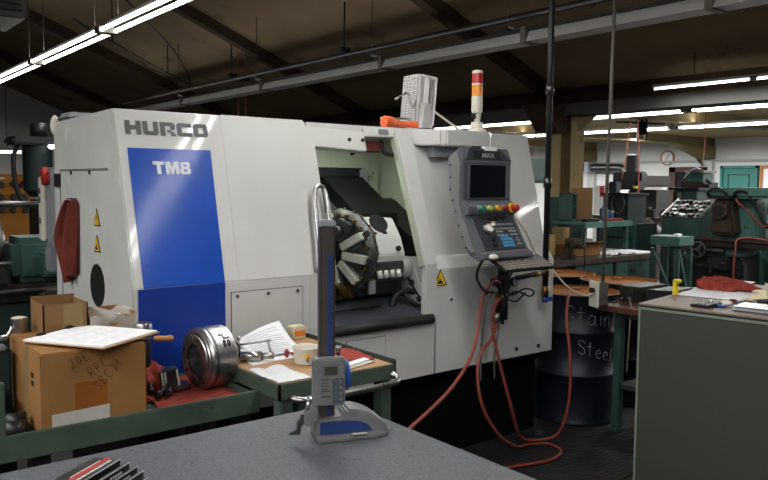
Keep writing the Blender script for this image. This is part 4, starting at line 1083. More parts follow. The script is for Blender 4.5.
b = MB(); b.tube([(cx0+.05,cy0+.0,.845),(cx0+.055,cy0-.03,.843),(cx0+.10,cy0-.055,.84),(cx0+.25,cy0-.062,.838),(cx1-.16,cy0-.062,.838),(cx1-.05,cy0-.055,.842),(cx1-.022,cy0-.03,.85),(cx1-.025,cy0+.0,.862)], .0125, steel, 12, 6); part('handle', b, t)
# papers on the cart
b = MB()
def pap(u, v):
    p = V((1.545,2.80,0))*(1-u)*(1-v)+V((1.79,2.77,0))*u*(1-v)+V((1.585,3.09,0))*(1-u)*v+V((1.83,3.12,0))*u*v
    return (p.x, p.y, .904+.075*max(0,v-.35)**1.6*(.3+u)*1.7+.012*math.sin(u*3.1))
b.sheet(14, 14, pap, paperW, .0006)
t = thing('printed_sheet', 'curling printed white sheet on the cart, its far corner lifted', 'paper', (1.68,2.95,.902)); part('sheet', b, t)
b = MB()
for j in range(15):
    v0_, v1_ = .08+j*.058, .092+j*.058
    b.sheet(5, 1, lambda u,v: V(pap(.1+u*(.75 if j % 4 else .5), v0_+(v1_-v0_)*v))+V((0,0,.0018)), paperT, 0)
part('print', b, t)
b = MB()
b.sheet(6, 6, lambda u,v: (1.47+.30*u+.03*v, 2.72+.28*v+.03*u, .9015+.006*math.sin(u*3)*v), paperW, .001); single('paper_sheet', b, 'plain white sheet under the curling printed sheet on the cart', 'paper')
b = MB()
b.sheet(16, 12, lambda u,v: (1.413+.145*u+.005*math.sin(v*9), 2.415+.24*v, .9025+.006*abs(noise.noise(V((u*5,v*6,1))))+.004*math.sin(u*9)*v), sheetp, .0008)
single('plastic_sleeve', b, 'shiny clear plastic sleeve of papers at the near corner of the cart', 'plastic sleeve')
t = thing('dial_indicator_clamp', 'bright metal clamp with a thin rod on the cart, right of the chuck', 'clamp', (1.50,2.86,.903))
b = MB(); b.cyl((1.455,2.80,.925), (1.53,2.755,.925), .020, steel, 16); b.cyl((1.53,2.755,.925), (1.575,2.73,.925), .014, steel, 14); b.box((1.45,2.86,.905), (1.50,2.95,.93), black, .006); b.cyl((1.47,2.80,.905), (1.47,2.80,.93), .012, steelD, 12); part('body', b, t)
b = MB(); b.cyl((1.47,2.88,.955), (1.60,2.80,.975), .005, steel, 10); b.cyl((1.59,2.81,.973), (1.595,2.79,.92), .005, steel, 10); b.cyl((1.49,2.87,.915), (1.485,2.87,.985), .005, steel, 10); b.ball((1.485,2.87,.985), .010, steel); part('rod', b, t)
t = thing('parts_box', 'small cream box with an amber window at the back of the cart', 'box', (1.90,3.08,.9))
b = MB(); b.box((1.865,3.05,.901), (1.935,3.11,.962), beige, .004); part('case', b, t)
b = MB(); b.box((1.872,3.0475,.915), (1.928,3.051,.942), mat('amber_window', (206,120,40), .3)); part('window', b, t)
t = thing('paper_bowl', 'white paper bowl with a yellow flower print on the cart', 'bowl', (1.668,2.63,.903))
b = MB(); b.lathe([(0,0),(.045,0),(.055,.062),(.058,.066),(.0565,.068),(.052,.064),(.043,.004),(0,.004)], (1.668,2.63,.903), Z, offw, 32); part('cup', b, t)
b = MB()
for p, m_ in (((0,.0),yellow),((.008,.003),ambL),((-.006,.006),yellow),((.002,-.012),tealL),((.002,.012),yellow)): b.ball(V((1.644+p[0]*.8, 2.5835+p[0]*-.5, .934+p[1])), .0065, m_, (1,.6,1))
part('flower_print', b, t)
b = MB(); b.ball((1.618,2.70,.935), .016, redrag, (.6,1,1.2)); single('plastic_plug', b, 'small red plastic plug beside the paper bowl on the cart', 'plug')
b = MB()
b.sheet(24, 24, lambda u,v: (1.66+.27*u+.03*v, 2.55+.24*v-.05*u, .905+.016*(1+noise.noise(V((u*4,v*4,3))))*(.4+.9*math.sin(PI*min(1,v*1.1)))*(1.3-u)), redrag, .003)
single('shop_cloth', b, 'red shop cloth on the cart behind the height gauge column', 'cloth')
b = MB(); b.box((0,0,0), (.17,.06,.004), labelg, .001); b.box((0,.02,.004), (.16,.055,.012), paperW, .001)
for v in b.bm.verts: v.co = Matrix.Rotation(math.radians(16),4,'Z') @ v.co + V((1.745,2.425,.902))
single('note_pad', b, 'thin pale pad at the front right corner of the cart', 'notepad')

# ------------------------------------------------------------------ green cabinet at the right
KO = (3.60,2.34,0); KM = rotz(9, KO)
t = thing('storage_cabinet', 'large olive green steel cabinet with a brown laminate top at the right', 'cabinet', (3.65,1.9,0))
b = MB(KM); b.box((.004,-1.5,0), (1.28,-.004,.985), olive, .004); part('body', b, t)
b = MB(KM); b.box((0,-1.5,.975), (.012,0,.992), oliveE, .002); b.box((0,-.012,0), (.006,0,.98), oliveE, .001); part('edge_trim', b, t)
b = MB(KM); b.box((-.002,-1.5,.992), (1.29,.004,1.0), black, .002); b.box((.0,-1.5,1.0), (1.285,.0,1.01), lamin, .001); part('top', b, t)
def ktag(name, b, label, cat, group=None): return single(name, b, label, cat, group)
t = thing('pocket_calculator', 'black calculator lying on the near left of the cabinet top', 'calculator', KM@V((.19,-.26,1.01)))
CMt = KM @ Matrix.Translation((.075,-.245,1.011)) @ Matrix.Rotation(math.radians(-7),4,'Z')
b = MB(CMt); b.box((0,-.10,0), (.24,0,.016), blackm, .004); part('case', b, t)
b = MB(CMt); b.box((.185,-.09,.016), (.225,-.01,.018), lcd, .001); part('display', b, t)
b = MB(CMt)
for i in range(5):
    for j in range(4): b.box((.02+i*.031,-.092+j*.0225,.016), (.042+i*.031,-.076+j*.0225,.020), paperT if (i+j) % 3 else beige, .002)
part('keys', b, t)
b = MB(KM); b.box((.15,-.40,1.011), (.185,-.335,1.024), blueP, .005); ktag('blue_eraser', b, 'small blue block right of the calculator', 'eraser')
b = MB(KM); b.ball((.235,-.375,1.026), .035, offw, (.75,1.05,.45)); ktag('white_tape_roll', b, 'rounded white correction roller right of the calculator', 'correction tape')
t = thing('safety_glasses', 'clear safety glasses with dark blue frame on the cabinet top', 'glasses', KM@V((.3,-.44,1.01)))
b = MB(KM); b.tube([(.25,-.42,1.022),(.22,-.44,1.03),(.24,-.48,1.028),(.27,-.46,1.03)], .005, blueP, 8, 6, True); b.tube([(.30,-.40,1.02),(.33,-.44,1.04),(.31,-.50,1.035),(.28,-.47,1.03)], .005, steel, 8, 6, True); part('frame', b, t)
b = MB(KM); b.tube([(.33,-.42,1.03),(.42,-.40,1.025),(.48,-.42,1.02)], .004, steel, 8); b.tube([(.27,-.50,1.03),(.36,-.52,1.025),(.44,-.51,1.018)], .004, hoseB, 8); part('temple', b, t)
t = thing('notebook', 'silver-covered binder at the right edge of the cabinet top', 'notebook', KM@V((.2,-.6,1.01)))
b = MB(KM); b.box((.10,-.86,1.011), (.285,-.455,1.016), steelD, .001); b.box((.10,-.86,1.031), (.285,-.455,1.036), steelB, .001); b.box((.275,-.86,1.011), (.287,-.455,1.036), steelB, .002); part('cover', b, t)
b = MB(KM); b.box((.105,-.855,1.016), (.275,-.46,1.031), paperT); part('pages', b, t)
b = MB(KM); b.sheet(8,8, lambda u,v: (.43+.36*u+.02*v, -.035-.36*v+.03*u, 1.012+.012*math.sin(v*3)*u+.004*math.sin(u*7)), paperW, .006); ktag('paper_stack', b, 'white papers under the red cloth on the cabinet', 'papers')
b = MB(KM); b.box((.55,-.62,1.0115), (.98,-.30,1.017), paperY, .001); ktag('yellow_pad', b, 'pale yellow pad on the cabinet right of the red cloth', 'notepad')
b = MB(KM); b.sheet(6,6, lambda u,v: (.95+.28*u, .0-.22*v, 1.018+.012*u), paperW, .004); ktag('paper_stack', b, 'white sheet behind the red cloth on the cabinet', 'papers')
b = MB(); b.ball((0,0,0), 1, redrag, (.15,.20,.055), None, 5)
for v in b.bm.verts:
    c = v.co.copy(); tt = c.y/.2
    rg = 1-abs(noise.noise(V((c.x*16+c.y*8, c.y*9-c.x*9, c.z*12+3))))*2.4
    c *= .78+.34*rg+.10*noise.noise(c*30)
    c.z *= 1.0+.45*tt; c.x *= .75+.25*tt
    c.z = max(c.z, -.03); c *= .86; v.co = KM @ (c + V((.80,-.19,1.045)))
ktag('shop_cloth', b, 'crumpled red shop cloth on the white papers on the cabinet', 'cloth')
t = thing('paper_cup', 'white paper cup at the right edge of the cabinet top', 'cup', KM@V((.58,-.50,1.01)))
b = MB(KM); b.lathe([(0,0),(.032,0),(.042,.085),(.044,.088),(.041,.088),(.031,.004),(0,.004)], (.60,-.50,1.018), Z, offw, 26); part('cup', b, t)
b = MB(KM); b.tube([(.40,-.44,1.018),(.43,-.52,1.03),(.42,-.60,1.032),(.46,-.70,1.03)], .014, blackm, 8); b.ball((.39,-.36,1.02), .02, redragd, (1.4,1.1,.5)); ktag('dark_tool', b, 'dark hand tool lying behind the silver binder on the cabinet', 'tool')
t = thing('tape_measure_case', 'yellow upright tool handle at the far left corner of the cabinet top', 'tool', KM@V((.44,-.02,1.01)))
b = MB(KM); b.box((.42,-.035,1.011), (.455,-.012,1.10), yelb, .004); b.box((.42,-.055,1.085), (.455,-.012,1.102), yelb, .004); b.box((.425,-.042,1.03), (.45,-.034,1.06), yelb, .003); part('body', b, t)
b = MB(KM); b.box((.43,-.0365,1.04), (.445,-.034,1.075), blackm); part('mark', b, t)
# ================================================================== behind the lathe, right
b = MB(); b.prism([(2.9,1.9),(3.5,1.9),(3.56,2.40),(5.2,2.66),(5.2,3.0),(3.98,3.05),(3.98,3.24),(2.9,3.24)], frame((0,0,.001), X, Y), .009, rubber); single('rubber_mat', b, 'dark ribbed rubber mat on the floor in front of the drums', 'mat')
def drum(c, h, label, wob=0):
    t = thing('steel_drum', label, 'drum', (c[0],c[1],.001), 'steel drums')
    r = .288; b = MB(); pr = [(0,0),(r,0),(r+.006,.01),(r,.02)]
    for zz in (.385*h,.715*h): pr += [(r,zz-.014),(r+.012,zz-.006),(r+.014,zz),(r+.012,zz+.006),(r,zz+.014)]
    pr.insert(4,(r,.1))
    pr += [(r,h-.012),(r+.007,h-.006),(r+.004,h),(r-.006,h),(r-.008,h-.022)]
    b.lathe(pr, (c[0],c[1],.001), Z, drumB, 64, None, False); part('barrel', b, t)
    b = MB(); b.lathe([(r-.0085,h-.004),(r-.0095,h-.026),(r-.03,h-.026),(.12,h-.022),(0,h-.022)], (c[0],c[1],.001), Z, rust, 48, None, False)
    b.lathe([(r-.007,h+.0008),(r+.003,h+.0008)], (c[0],c[1],.001), Z, rust, 48)
    b.cyl((c[0]+.12,c[1]+.1,h-.012), (c[0]+.12,c[1]+.1,h+.0), .035, rust, 16); part('lid', b, t, 'rusty brown lid')
    return t
DA = (4.39,3.35)
da = drum(DA, .895, 'dark blue drum with chalk writing, at the right end of the lathe')
drum((5.02,3.44), .915, 'dark drum with a rusty lid behind the small wooden bench')
drum((5.06,4.05), .905, 'dark drum with a rusty lid farthest back, under the workbench edge')
b = MB(); fa = math.atan2(-DA[1],-DA[0])-.02
def ond(x0, z0, tilt):
    return lambda x, y: V((DA[0]+.2915*math.cos(fa+(x0+x)/.29), DA[1]+.2915*math.sin(fa+(x0+x)/.29), z0+y-tilt*(x0+x)))
# writing runs to the right as seen from the camera = increasing angle here
handwrite(b, 'Stainless', .125, ond(-.072,.70,.10), .0019, chalk, .60)
handwrite(b, 'Steel', .095, ond(.02,.515,.28), .0019, chalk, .62)
part('chalk_writing', b, da, 'chalk writing Stainless Steel')
# small wooden bench
t = thing('wooden_bench', 'low dark wooden bench with green legs beside the chalk-marked drum', 'bench', (4.48,2.75,0))
b = MB(); b.box((4.17,2.62,.822), (4.80,3.03,.86), woodd, .004); part('top', b, t)
for x,y in ((4.30,2.93),(4.72,2.93),(4.72,2.70),(4.3,2.70)):
    b = MB(); b.box((x-.026,y-.026,0.01), (x+.026,y+.026,.822), teal, .003); b.box((x-.04,y-.035,0.01), (x+.04,y+.035,.028), teal); part('leg', b, t)
b = MB(); b.box((4.30,2.70,.30), (4.72,2.93,.33), greend); part('shelf', b, t)
t = thing('metal_case', 'dark olive metal case on the small wooden bench', 'case', (4.6,2.99,.86))
dk = mat('case_olive', (34,38,28), .5, .2, .2, 8)
b = MB(); b.box((4.44,2.88,.861), (4.75,3.04,.955), dk, .006); part('case', b, t)
b = MB(); b.box((4.436,2.876,.94), (4.754,3.044,.965), dk, .005); b.box((4.43,2.92,.92), (4.438,2.94,.95), steelD); part('lid', b, t)
t = thing('black_bin', 'black slant-fronted bin between the olive case and the green cabinet', 'bin', (4.6,2.75,.86))
b = MB(); b.prism([(2.645,.861),(2.83,.861),(2.84,.955),(2.635,.97)], frame((4.44,0,0), Y, Z), .3, mat('bin_blueblack',(26,28,34),.5), .006); part('body', b, t)
b = MB(); b.box((4.435,2.65,.95), (4.445,2.82,.962), blackm); part('lip', b, t)

# green workbench with drawers
t = thing('workbench', 'long dark workbench with teal drawers beyond the drums', 'workbench', (6.4,4.95,0))
b = MB(); b.box((5.35,4.54,.865), (7.35,5.35,.92), benchtop, .005); part('top', b, t)
for x in (5.95,6.60):
    b = MB(); b.box((x,4.56,.655), (x+.6,4.9,.86), teal, .005)
    d = part('drawer', b, t); b = MB(); b.box((x+.25,4.54,.75), (x+.35,4.562,.775), steelD, .004); part('pull', b, d)
for x in (5.42,7.27):
    for y in (4.62,5.27):
        b = MB(); b.box((x-.05,y-.05,0), (x+.05,y+.05,.865), tealD, .004); part('leg', b, t)
b = MB(); b.box((5.42,4.7,.22), (7.27,5.27,.25), tealD); part('lower_shelf', b, t)
t = thing('bench_vise', 'rusty brown bench vise on the front edge of the teal-drawer workbench', 'vise', (5.95,4.6,.92))
b = MB(Matrix.Translation((5.95,4.62,.921)) @ Matrix.Diagonal((.62,.62,.85,1)) @ Matrix.Translation((-5.95,-4.62,-.921))); b.box((5.86,4.58,.921), (6.02,4.78,.98), greasyB, .012); b.box((5.89,4.60,.98), (5.99,4.76,1.06), greasyB, .01); part('base', b, t)
b = MB(Matrix.Translation((5.95,4.62,.921)) @ Matrix.Diagonal((.62,.62,.85,1)) @ Matrix.Translation((-5.95,-4.62,-.921))); b.box((5.84,4.62,1.06), (6.06,4.68,1.16), greasyB, .008); b.box((5.84,4.50,1.06), (6.06,4.56,1.16), greasyB, .008); b.box((5.90,4.42,1.05), (6.0,4.72,1.10), greasyB, .006); part('jaw', b, t)
b = MB(Matrix.Translation((5.95,4.62,.921)) @ Matrix.Diagonal((.62,.62,.85,1)) @ Matrix.Translation((-5.95,-4.62,-.921))); b.cyl((5.95,4.45,1.07), (5.95,4.36,1.07), .018, steelD, 10); b.cyl((5.95,4.37,1.22), (5.95,4.37,.80), .01, steelD, 8); b.ball((5.95,4.37,.80), .016, steelD); part('screw_handle', b, t)
def carton(o, s, rz, m_, label, flap=True):
    xf = rotz(rz, o); t = thing('cardboard_box', label, 'box', o); b = MB(xf)
    x, y, z = s[0]/2, s[1]/2, s[2]
    if not flap: b.box((-x,-y,.001), (x,y,z), m_, .006)
    else:
        b.box((-x,-y,.001), (x,y,.008), m_); b.box((-x,-y,0.001), (x,-y+.006,z), m_); b.box((-x,y-.006,.001), (x,y,z), m_); b.box((-x,-y,.001), (-x+.006,y,z), m_); b.box((x-.006,-y,.001), (x,y,z), m_)
    part('carton', b, t)
    b = MB(xf)
    if flap: b.bar((-x,-y,z), (-x-.08,-y-.02,z+.05), .02, .006, m_); b.sheet(1,1, lambda u,v: (-x+2*x*u, -y-.09*v, z+.03*v), m_, .004, False); b.sheet(1,1, lambda u,v: (x+.08*v, -y+2*y*u, z-.04*v), m_, .004, False); part('flap', b, t)
    else: b.box((-.03,-y-.001,.0), (.03,-y+.001,z), tape); b.box((-.03,-y,z), (.03,y,z+.0015), tape); part('packing_tape', b, t)
carton((5.93,4.98,.92), (.24,.22,.22), 20, cardb3, 'tan closed carton left of the bench vise on the far workbench', False)
carton((6.33,4.86,.92), (.42,.26,.12), -8, cardb, 'low open carton right of the bench vise')
carton((6.42,5.12,.92), (.16,.14,.27), 10, cardb3, 'small upright tan carton behind the open carton on the workbench', False)
b = MB(); b.sheet(16,10, lambda u,v: (6.58+.42*u, 4.60+.3*v, .924+.045*abs(noise.noise(V((u*5,v*5,4))))), sheetp, .002); single('plastic_bag', b, 'crumpled clear plastic bag on the far workbench by the conduit', 'bag')
b = MB(); b.box((6.98,4.58,.921), (7.33,4.95,.928), paperW, .001); single('paper_sheet', b, 'white paper sheet at the right end of the far workbench', 'paper')
# riser shelf and things on it
t = thing('riser_table', 'pale teal riser table standing on the back of the far workbench', 'shelf', (6.85,5.1,.92))
b = MB(); b.box((6.50,4.88,1.22), (7.33,5.32,1.245), tealL, .004); b.box((6.50,4.875,1.19), (7.33,4.885,1.245), tealL); part('top', b, t)
for x in (6.55,7.29):
    for y in (4.93,5.28):
        b = MB(); b.box((x-.022,y-.022,.921), (x+.022,y+.022,1.22), teal, .002); part('leg', b, t)
carton((6.86,5.2,1.246), (.26,.22,.36), 35, cardb2, 'tall brown carton on the teal riser table beside the column', False)
t = thing('pigeonhole_box', 'small teal open-front box on the riser table left of the brown carton', 'box', (6.62,5.2,1.246)); b = MB(rotz(20,(6.62,5.2,0)))
b.box((-.08,.06,1.247), (.08,.07,1.54), tealD); b.box((-.09,-.07,1.247), (-.075,.07,1.55), teal); b.box((.075,-.07,1.247), (.09,.07,1.55), teal); b.box((-.09,-.07,1.53), (.09,.07,1.55), teal); b.box((-.09,-.07,1.247), (.09,.07,1.27), teal); part('case', b, t)
b = MB(rotz(20,(6.62,5.2,0))); b.box((-.075,-.06,1.40), (.075,.06,1.41), teal); part('divider', b, t)
b = MB(); b.lathe([(0,0),(.04,0),(.04,.12),(.018,.16),(.016,.19),(0,.19)], (7.10,5.08,1.246), Z, mat('bottle_blue',(70,104,136),.3), 16); single('spray_bottle', b, 'pale blue bottle on the riser table right of the brown carton', 'bottle')
b = MB(); b.lathe([(0,0),(.045,0),(.045,.09),(.03,.11),(0,.11)], (7.22,5.1,1.246), Z, mat('jar_blue',(50,84,110),.35), 16); single('blue_jar', b, 'short blue jar beside the pale blue bottle on the riser table', 'jar')
b = MB(); b.box((6.95,4.93,1.246), (7.25,5.0,1.275), mat('tool_red',(130,36,34),.5), .01); single('red_tool', b, 'red tool lying at the front of the riser table', 'tool')
b = MB(); b.box((6.6,4.95,1.246), (6.85,5.02,1.28), blackm, .008); single('black_tool', b, 'black tool lying at the left front of the riser table', 'tool')

# angled stand, in front of the milling machine
SX = Matrix.Translation((6.92,4.15,0)) @ Matrix.Diagonal((.42,.8,1,1)) @ Matrix.Translation((-6.93,-4.22,0))
t = thing('machine_stand', 'teal welded stand with a diagonal brace in front of the big milling machine', 'stand', (6.9,4.2,0))
b = MB(SX); b.box((6.62,4.02,1.05), (7.25,4.42,1.14), tealL, .006); part('top', b, t)
for x,y in ((6.66,4.38),(6.66,4.06),(7.2,4.06),(7.2,4.38)):
    b = MB(SX); b.box((x-.035,y-.035,0), (x+.035,y+.035,1.02), teal, .003); part('leg', b, t)
b = MB(SX); b.bar((6.63,4.36,.98), (6.63,4.05,.50), .02, .07, teal, X); b.bar((6.68,4.03,.98), (7.18,4.03,.45), .07, .02, teal, Y); part('brace', b, t)
b = MB(SX); b.box((6.64,4.04,.45), (7.22,4.4,.49), teal); part('lower_shelf', b, t)
b = MB(); b.box((6.86,4.05,1.141), (6.94,4.10,1.165), paperW, .003); single('white_block', b, 'small white block on the teal welded stand', 'block')

# big horizontal milling machine
t = thing('horizontal_mill', 'big greasy teal horizontal milling machine at the right, long dark table', 'milling machine', (8.7,4.3,0))
b = MB()
b.prism([(4.02,0),(4.72,0),(4.66,.9),(4.60,1.5),(4.12,1.5),(4.06,.9)], frame((8.55,0,0), Y, Z), .75, tealL, .02)
part('column', b, t)
b = MB(); b.box((8.35,3.62,1.50), (8.78,4.62,1.62), tealL, .03); b.box((8.30,3.60,1.40), (8.42,3.75,1.60), tealL, .02); part('overarm', b, t)
b = MB(); b.prism([(4.26,1.08),(4.58,1.08),(4.53,1.50),(4.33,1.50)], frame((8.40,0,0), Y, Z), .18, greasyB, .03); b.cyl((8.42,4.43,1.36), (8.34,4.43,1.36), .095, greasyB, 24); b.cyl((8.345,4.43,1.36), (8.32,4.43,1.36), .055, black, 16); b.box((8.33,4.30,1.49), (8.5,4.56,1.53), greasy, .01); b.box((8.36,4.32,1.53), (8.5,4.52,1.58), castg, .015); part('spindle_head', b, t)
b = MB(); b.box((8.05,3.2,.965), (8.42,4.93,1.05), greasy, .008)
for k in range(3): b.box((8.12+k*.1,3.2,1.05), (8.15+k*.1,4.93,1.054), black)
b.box((8.03,3.2,1.04), (8.06,4.95,1.06), greasyB); part('work_table', b, t)
b = MB(); b.box((8.09,4.05,.86), (8.5,4.72,.965), teal, .02); b.cyl((8.06,4.6,.92), (8.06,4.2,.92), .03, greasy, 12); b.box((8.04,4.50,.89), (8.10,4.70,.98), greasyB, .01); part('saddle', b, t)
b = MB(); b.box((8.14,4.05,.35), (8.56,4.60,.86), mat('knee_dark',(24,26,24),.55,.1,.3), .03); b.box((8.06,4.15,.70), (8.2,4.4,.86), black, .02); b.box((8.05,3.98,.62), (8.15,4.14,.82), blackm, .03); part('knee', b, t)
b = MB(); b.lathe([(.075,-.012),(.09,-.012),(.09,.012),(.075,.012),(.075,-.012)], (8.0,4.475,.93), X, steel, 28); b.cyl((7.98,4.475,.93), (8.16,4.475,.93), .022, steel, 12)
for k in range(3):
    a = k*2*PI/3; b.bar((8.0,4.475,.93), (8.0,4.475+.082*math.cos(a),.93+.082*math.sin(a)), .016, .014, steel, X)
part('handwheel', b, t)
b = MB(); b.lathe([(.06,-.01),(.072,-.01),(.072,.01),(.06,.01),(.06,-.01)], (7.99,4.66,.85), V((.9,-.5,0)), steel, 24); b.cyl((8.02,4.64,.85), (8.16,4.58,.86), .018, greasy, 10); b.bar((7.99,4.60,.85), (7.99,4.72,.85), .014, .012, steel, X); part('handwheel', b, t)
for q in (((8.10,4.36,.77),(7.92,4.28,.70)),((8.08,4.25,.76),(7.93,4.15,.80)),((8.10,4.42,.72),(7.94,4.44,.76))):
    b = MB(); b.cyl(q[0], q[1], .009, brass, 8); b.ball(q[1], .018, black); part('lever', b, t)
b = MB(); b.box((8.0,3.9,0), (9.3,4.72,.12), tealD, .01); b.box((8.2,4.2,.12), (8.4,4.4,.4), blackm, .01); part('base', b, t)
b = MB(); b.box((8.70,3.82,.25), (9.1,4.02,1.5), teal, .02); b.box((8.66,3.95,1.05), (8.72,4.05,1.40), grey, .01); part('electrical_case', b, t)
b = MB(); b.tube([(8.35,4.56,1.50),(8.28,4.53,1.57),(8.30,4.44,1.61),(8.32,4.36,1.57),(8.36,4.34,1.50)], .014, black, 8); part('cable_loop', b, t)
b = MB(); b.tube([(8.40,4.27,1.42),(8.32,4.24,1.56),(8.34,4.15,1.58),(8.40,4.08,1.48),(8.46,3.98,1.25),(8.48,3.90,1.16),(8.5,3.86,1.22)], .018, black, 8); part('cable_loop', b, t)
b = MB(); b.tube([(8.38,4.27,1.54),(8.34,4.22,1.46),(8.36,4.1,1.35),(8.42,3.98,1.20),(8.40,3.86,1.24),(8.3,3.7,1.34),(8.2,3.5,1.46)], .012, orangeH, 8); part('air_line', b, t)
b = MB(); b.tube([(8.2,3.7,1.06),(8.02,4.0,1.08),(7.98,4.04,.95),(7.98,4.05,.7),(7.98,4.05,.35)], .012, orangeH, 8); part('air_line', b, t)
# tray of collets and cabinets behind it
t = thing('collet_rack', 'sloping teal rack full of bright collets left of the milling machine', 'rack', (8.7,5.0,0))
b = MB(); b.prism([(8.5,0),(8.95,0),(8.95,1.45),(8.89,1.46),(8.5,1.24)], frame((0,5.25,0), X, Z), .50, teal, .008); part('cabinet', b, t)
RM = frame((8.51,5.24,1.25), V((0,-1,0)), V((.39,0,.215)))
b = MB(); b.box((.0,.0,-.002), (.48,.42,.006), blackm, 0, RM); b.box((-.012,-.01,-.01), (.006,.43,.03), steel, .002, RM); part('tray', b, t)
random.seed(11)
sgn = 1 if (RM.to_3x3()@Z).z > 0 else -1
for i in range(8):
    for j in range(4):
        p = V((.045+i*.055+random.uniform(-.008,.008), .05+j*.098+random.uniform(-.01,.01), 0))
        h_ = random.uniform(.02,.05)
        b = MB(); b.lathe([(.010,0),(.022,0),(.022,h_),(.010,h_),(.010,.004)], RM@p, (RM.to_3x3()@Z)*sgn, steelD if random.random() > .35 else steel, 12); part('collet', b, t)
t = thing('tool_cabinet', 'teal cabinet with a dark flat top behind the collet rack', 'cabinet', (9.3,5.4,0))
b = MB(Matrix.Translation((.36,.27,0))); b.box((8.62,4.80,0), (9.3,5.12,1.58), teal, .01); part('body', b, t)
b = MB(Matrix.Translation((.36,.27,0))); b.box((8.56,4.74,1.58), (9.34,5.17,1.61), blackm, .005); part('top', b, t)
b = MB(Matrix.Translation((.36,.27,0))); b.box((8.60,5.0,1.45), (8.625,5.05,1.55), castg, .004); b.box((8.605,4.84,1.40), (8.622,5.10,1.41), tealD); b.box((8.6,5.08,1.3),(8.62,5.11,1.56),greasyB); part('latch', b, t)
t = thing('bench_grinder', 'small pale teal machine standing on the dark-topped cabinet', 'machine', (9.46,5.32,1.61))
b = MB(Matrix.Translation((.36,.27,0))); b.box((8.92,4.88,1.611), (9.3,5.2,1.68), greasy, .01); part('base', b, t)
b = MB(Matrix.Translation((.36,.27,0))); b.box((8.98,4.93,1.68), (9.25,5.14,1.80), tealL, .015); b.box((8.95,4.90,1.80), (9.28,5.17,1.835), castg, .008); part('housing', b, t)
b = MB(Matrix.Translation((.36,.27,0))); b.tube([(8.94,4.93,1.84),(8.94,5.0,1.86),(8.94,5.1,1.80),(8.94,5.16,1.72)], .01, steel, 6); b.cyl((8.95,4.86,1.72), (8.95,4.80,1.66), .02, black, 8); b.box((8.98,4.84,1.611),(9.1,4.9,1.66),greasyB,.004); part('lever', b, t)

# dark cabinet, teal guard, vertical mill, tank
t = thing('machine_cabinet', 'dark green machine cabinet between the brown carton and the vertical mill', 'cabinet', (8.85,6.0,0))
b = MB(Matrix.Translation((8.9,6.05,0)) @ Matrix.Diagonal((.65,.6,1,1)) @ Matrix.Translation((-8.875,-6.1,0))); b.box((8.55,5.78,0), (9.2,6.42,1.50), tealD, .01); part('body', b, t)
b = MB(Matrix.Translation((8.9,6.05,0)) @ Matrix.Diagonal((.65,.6,1,1)) @ Matrix.Translation((-8.875,-6.1,0))); b.box((8.50,5.74,1.50), (9.25,6.46,1.53), greasy, .004); b.box((8.55,6.1,1.53), (8.75,6.3,1.68), mat('motor_blue',(38,48,66),.5), .02); part('top', b, t)
b = MB(Matrix.Translation((8.9,6.05,0)) @ Matrix.Diagonal((.65,.6,1,1)) @ Matrix.Translation((-8.875,-6.1,0))); b.box((8.54,5.84,.9), (8.552,6.08,1.46), greend); part('door', b, t)
b = MB(); b.tube([(8.672,6.0,1.56),(8.675,5.94,1.50),(8.672,5.90,1.38),(8.672,5.98,1.26),(8.672,6.08,1.32),(8.672,6.08,1.45),(8.675,6.0,1.55)], .008, condu, 6); single('coiled_cable', b, 'coiled grey cable hanging on the dark green machine cabinet', 'cable')
b = MB()
b.box((8.0,5.3,0), (8.06,5.72,1.17), teal, .01); b.box((8.06,5.3,0), (8.5,5.36,1.17), tealD, .006); b.box((7.985,5.32,1.0), (8.0,5.7,1.01), tealD); b.box((8.06,5.66,0), (8.5,5.72,1.17), tealD, .006)
single('splash_guard', b, 'wide teal sheet-metal splash guard below the vertical mill', 'guard')
t = thing('vertical_mill', 'dark knee-type vertical mill with a round motor on top, before the white wall', 'milling machine', (11.8,7.7,0))
b = MB(); b.prism([(11.9,0),(12.5,0),(12.4,1.55),(11.95,1.55)], frame((0,7.9,0), X, Z), .4, greasy, .02); b.box((11.5,7.35,0), (12.6,8.0,.15), greasy, .02); part('column', b, t)
b = MB(); b.box((11.5,7.55,1.60), (12.5,7.85,1.80), greasy, .03); b.box((11.45,7.8,1.55),(11.7,8.05,1.85),blackm,.02); part('ram', b, t)
b = MB(); b.box((11.3,7.45,1.55), (11.62,7.85,1.86), greasy, .04); b.box((11.2,7.32,1.68), (11.42,7.52,1.86), blackm, .03); b.cyl((11.44,7.62,1.55), (11.44,7.55,1.36), .09, blackm, 18); b.cyl((11.44,7.55,1.36), (11.44,7.54,1.25), .035, steelD, 12); b.box((11.2,7.40,1.58),(11.24,7.46,1.62),yelb); part('head', b, t)
b = MB(); b.cyl((11.44,7.65,1.86), (11.44,7.65,2.12), .11, blackm, 20); b.lathe([(0,0),(.12,0),(.12,.02),(0,.05)], (11.44,7.65,2.12), Z, blackm, 20); part('motor', b, t)
for k in range(3):
    a = k*2.1; b = MB(); b.cyl((11.3,7.45,1.48), (11.28,7.45+.14*math.cos(a),1.48+.14*math.sin(a)), .01, steelD, 6); part('lever', b, t)
b = MB(); b.box((11.2,6.7,1.02), (11.6,8.4,1.10), greasyB, .01); part('work_table', b, t)
b = MB(); b.box((11.3,7.3,.3), (11.85,7.9,1.02), greasy, .02); part('knee', b, t)
random.seed(5)
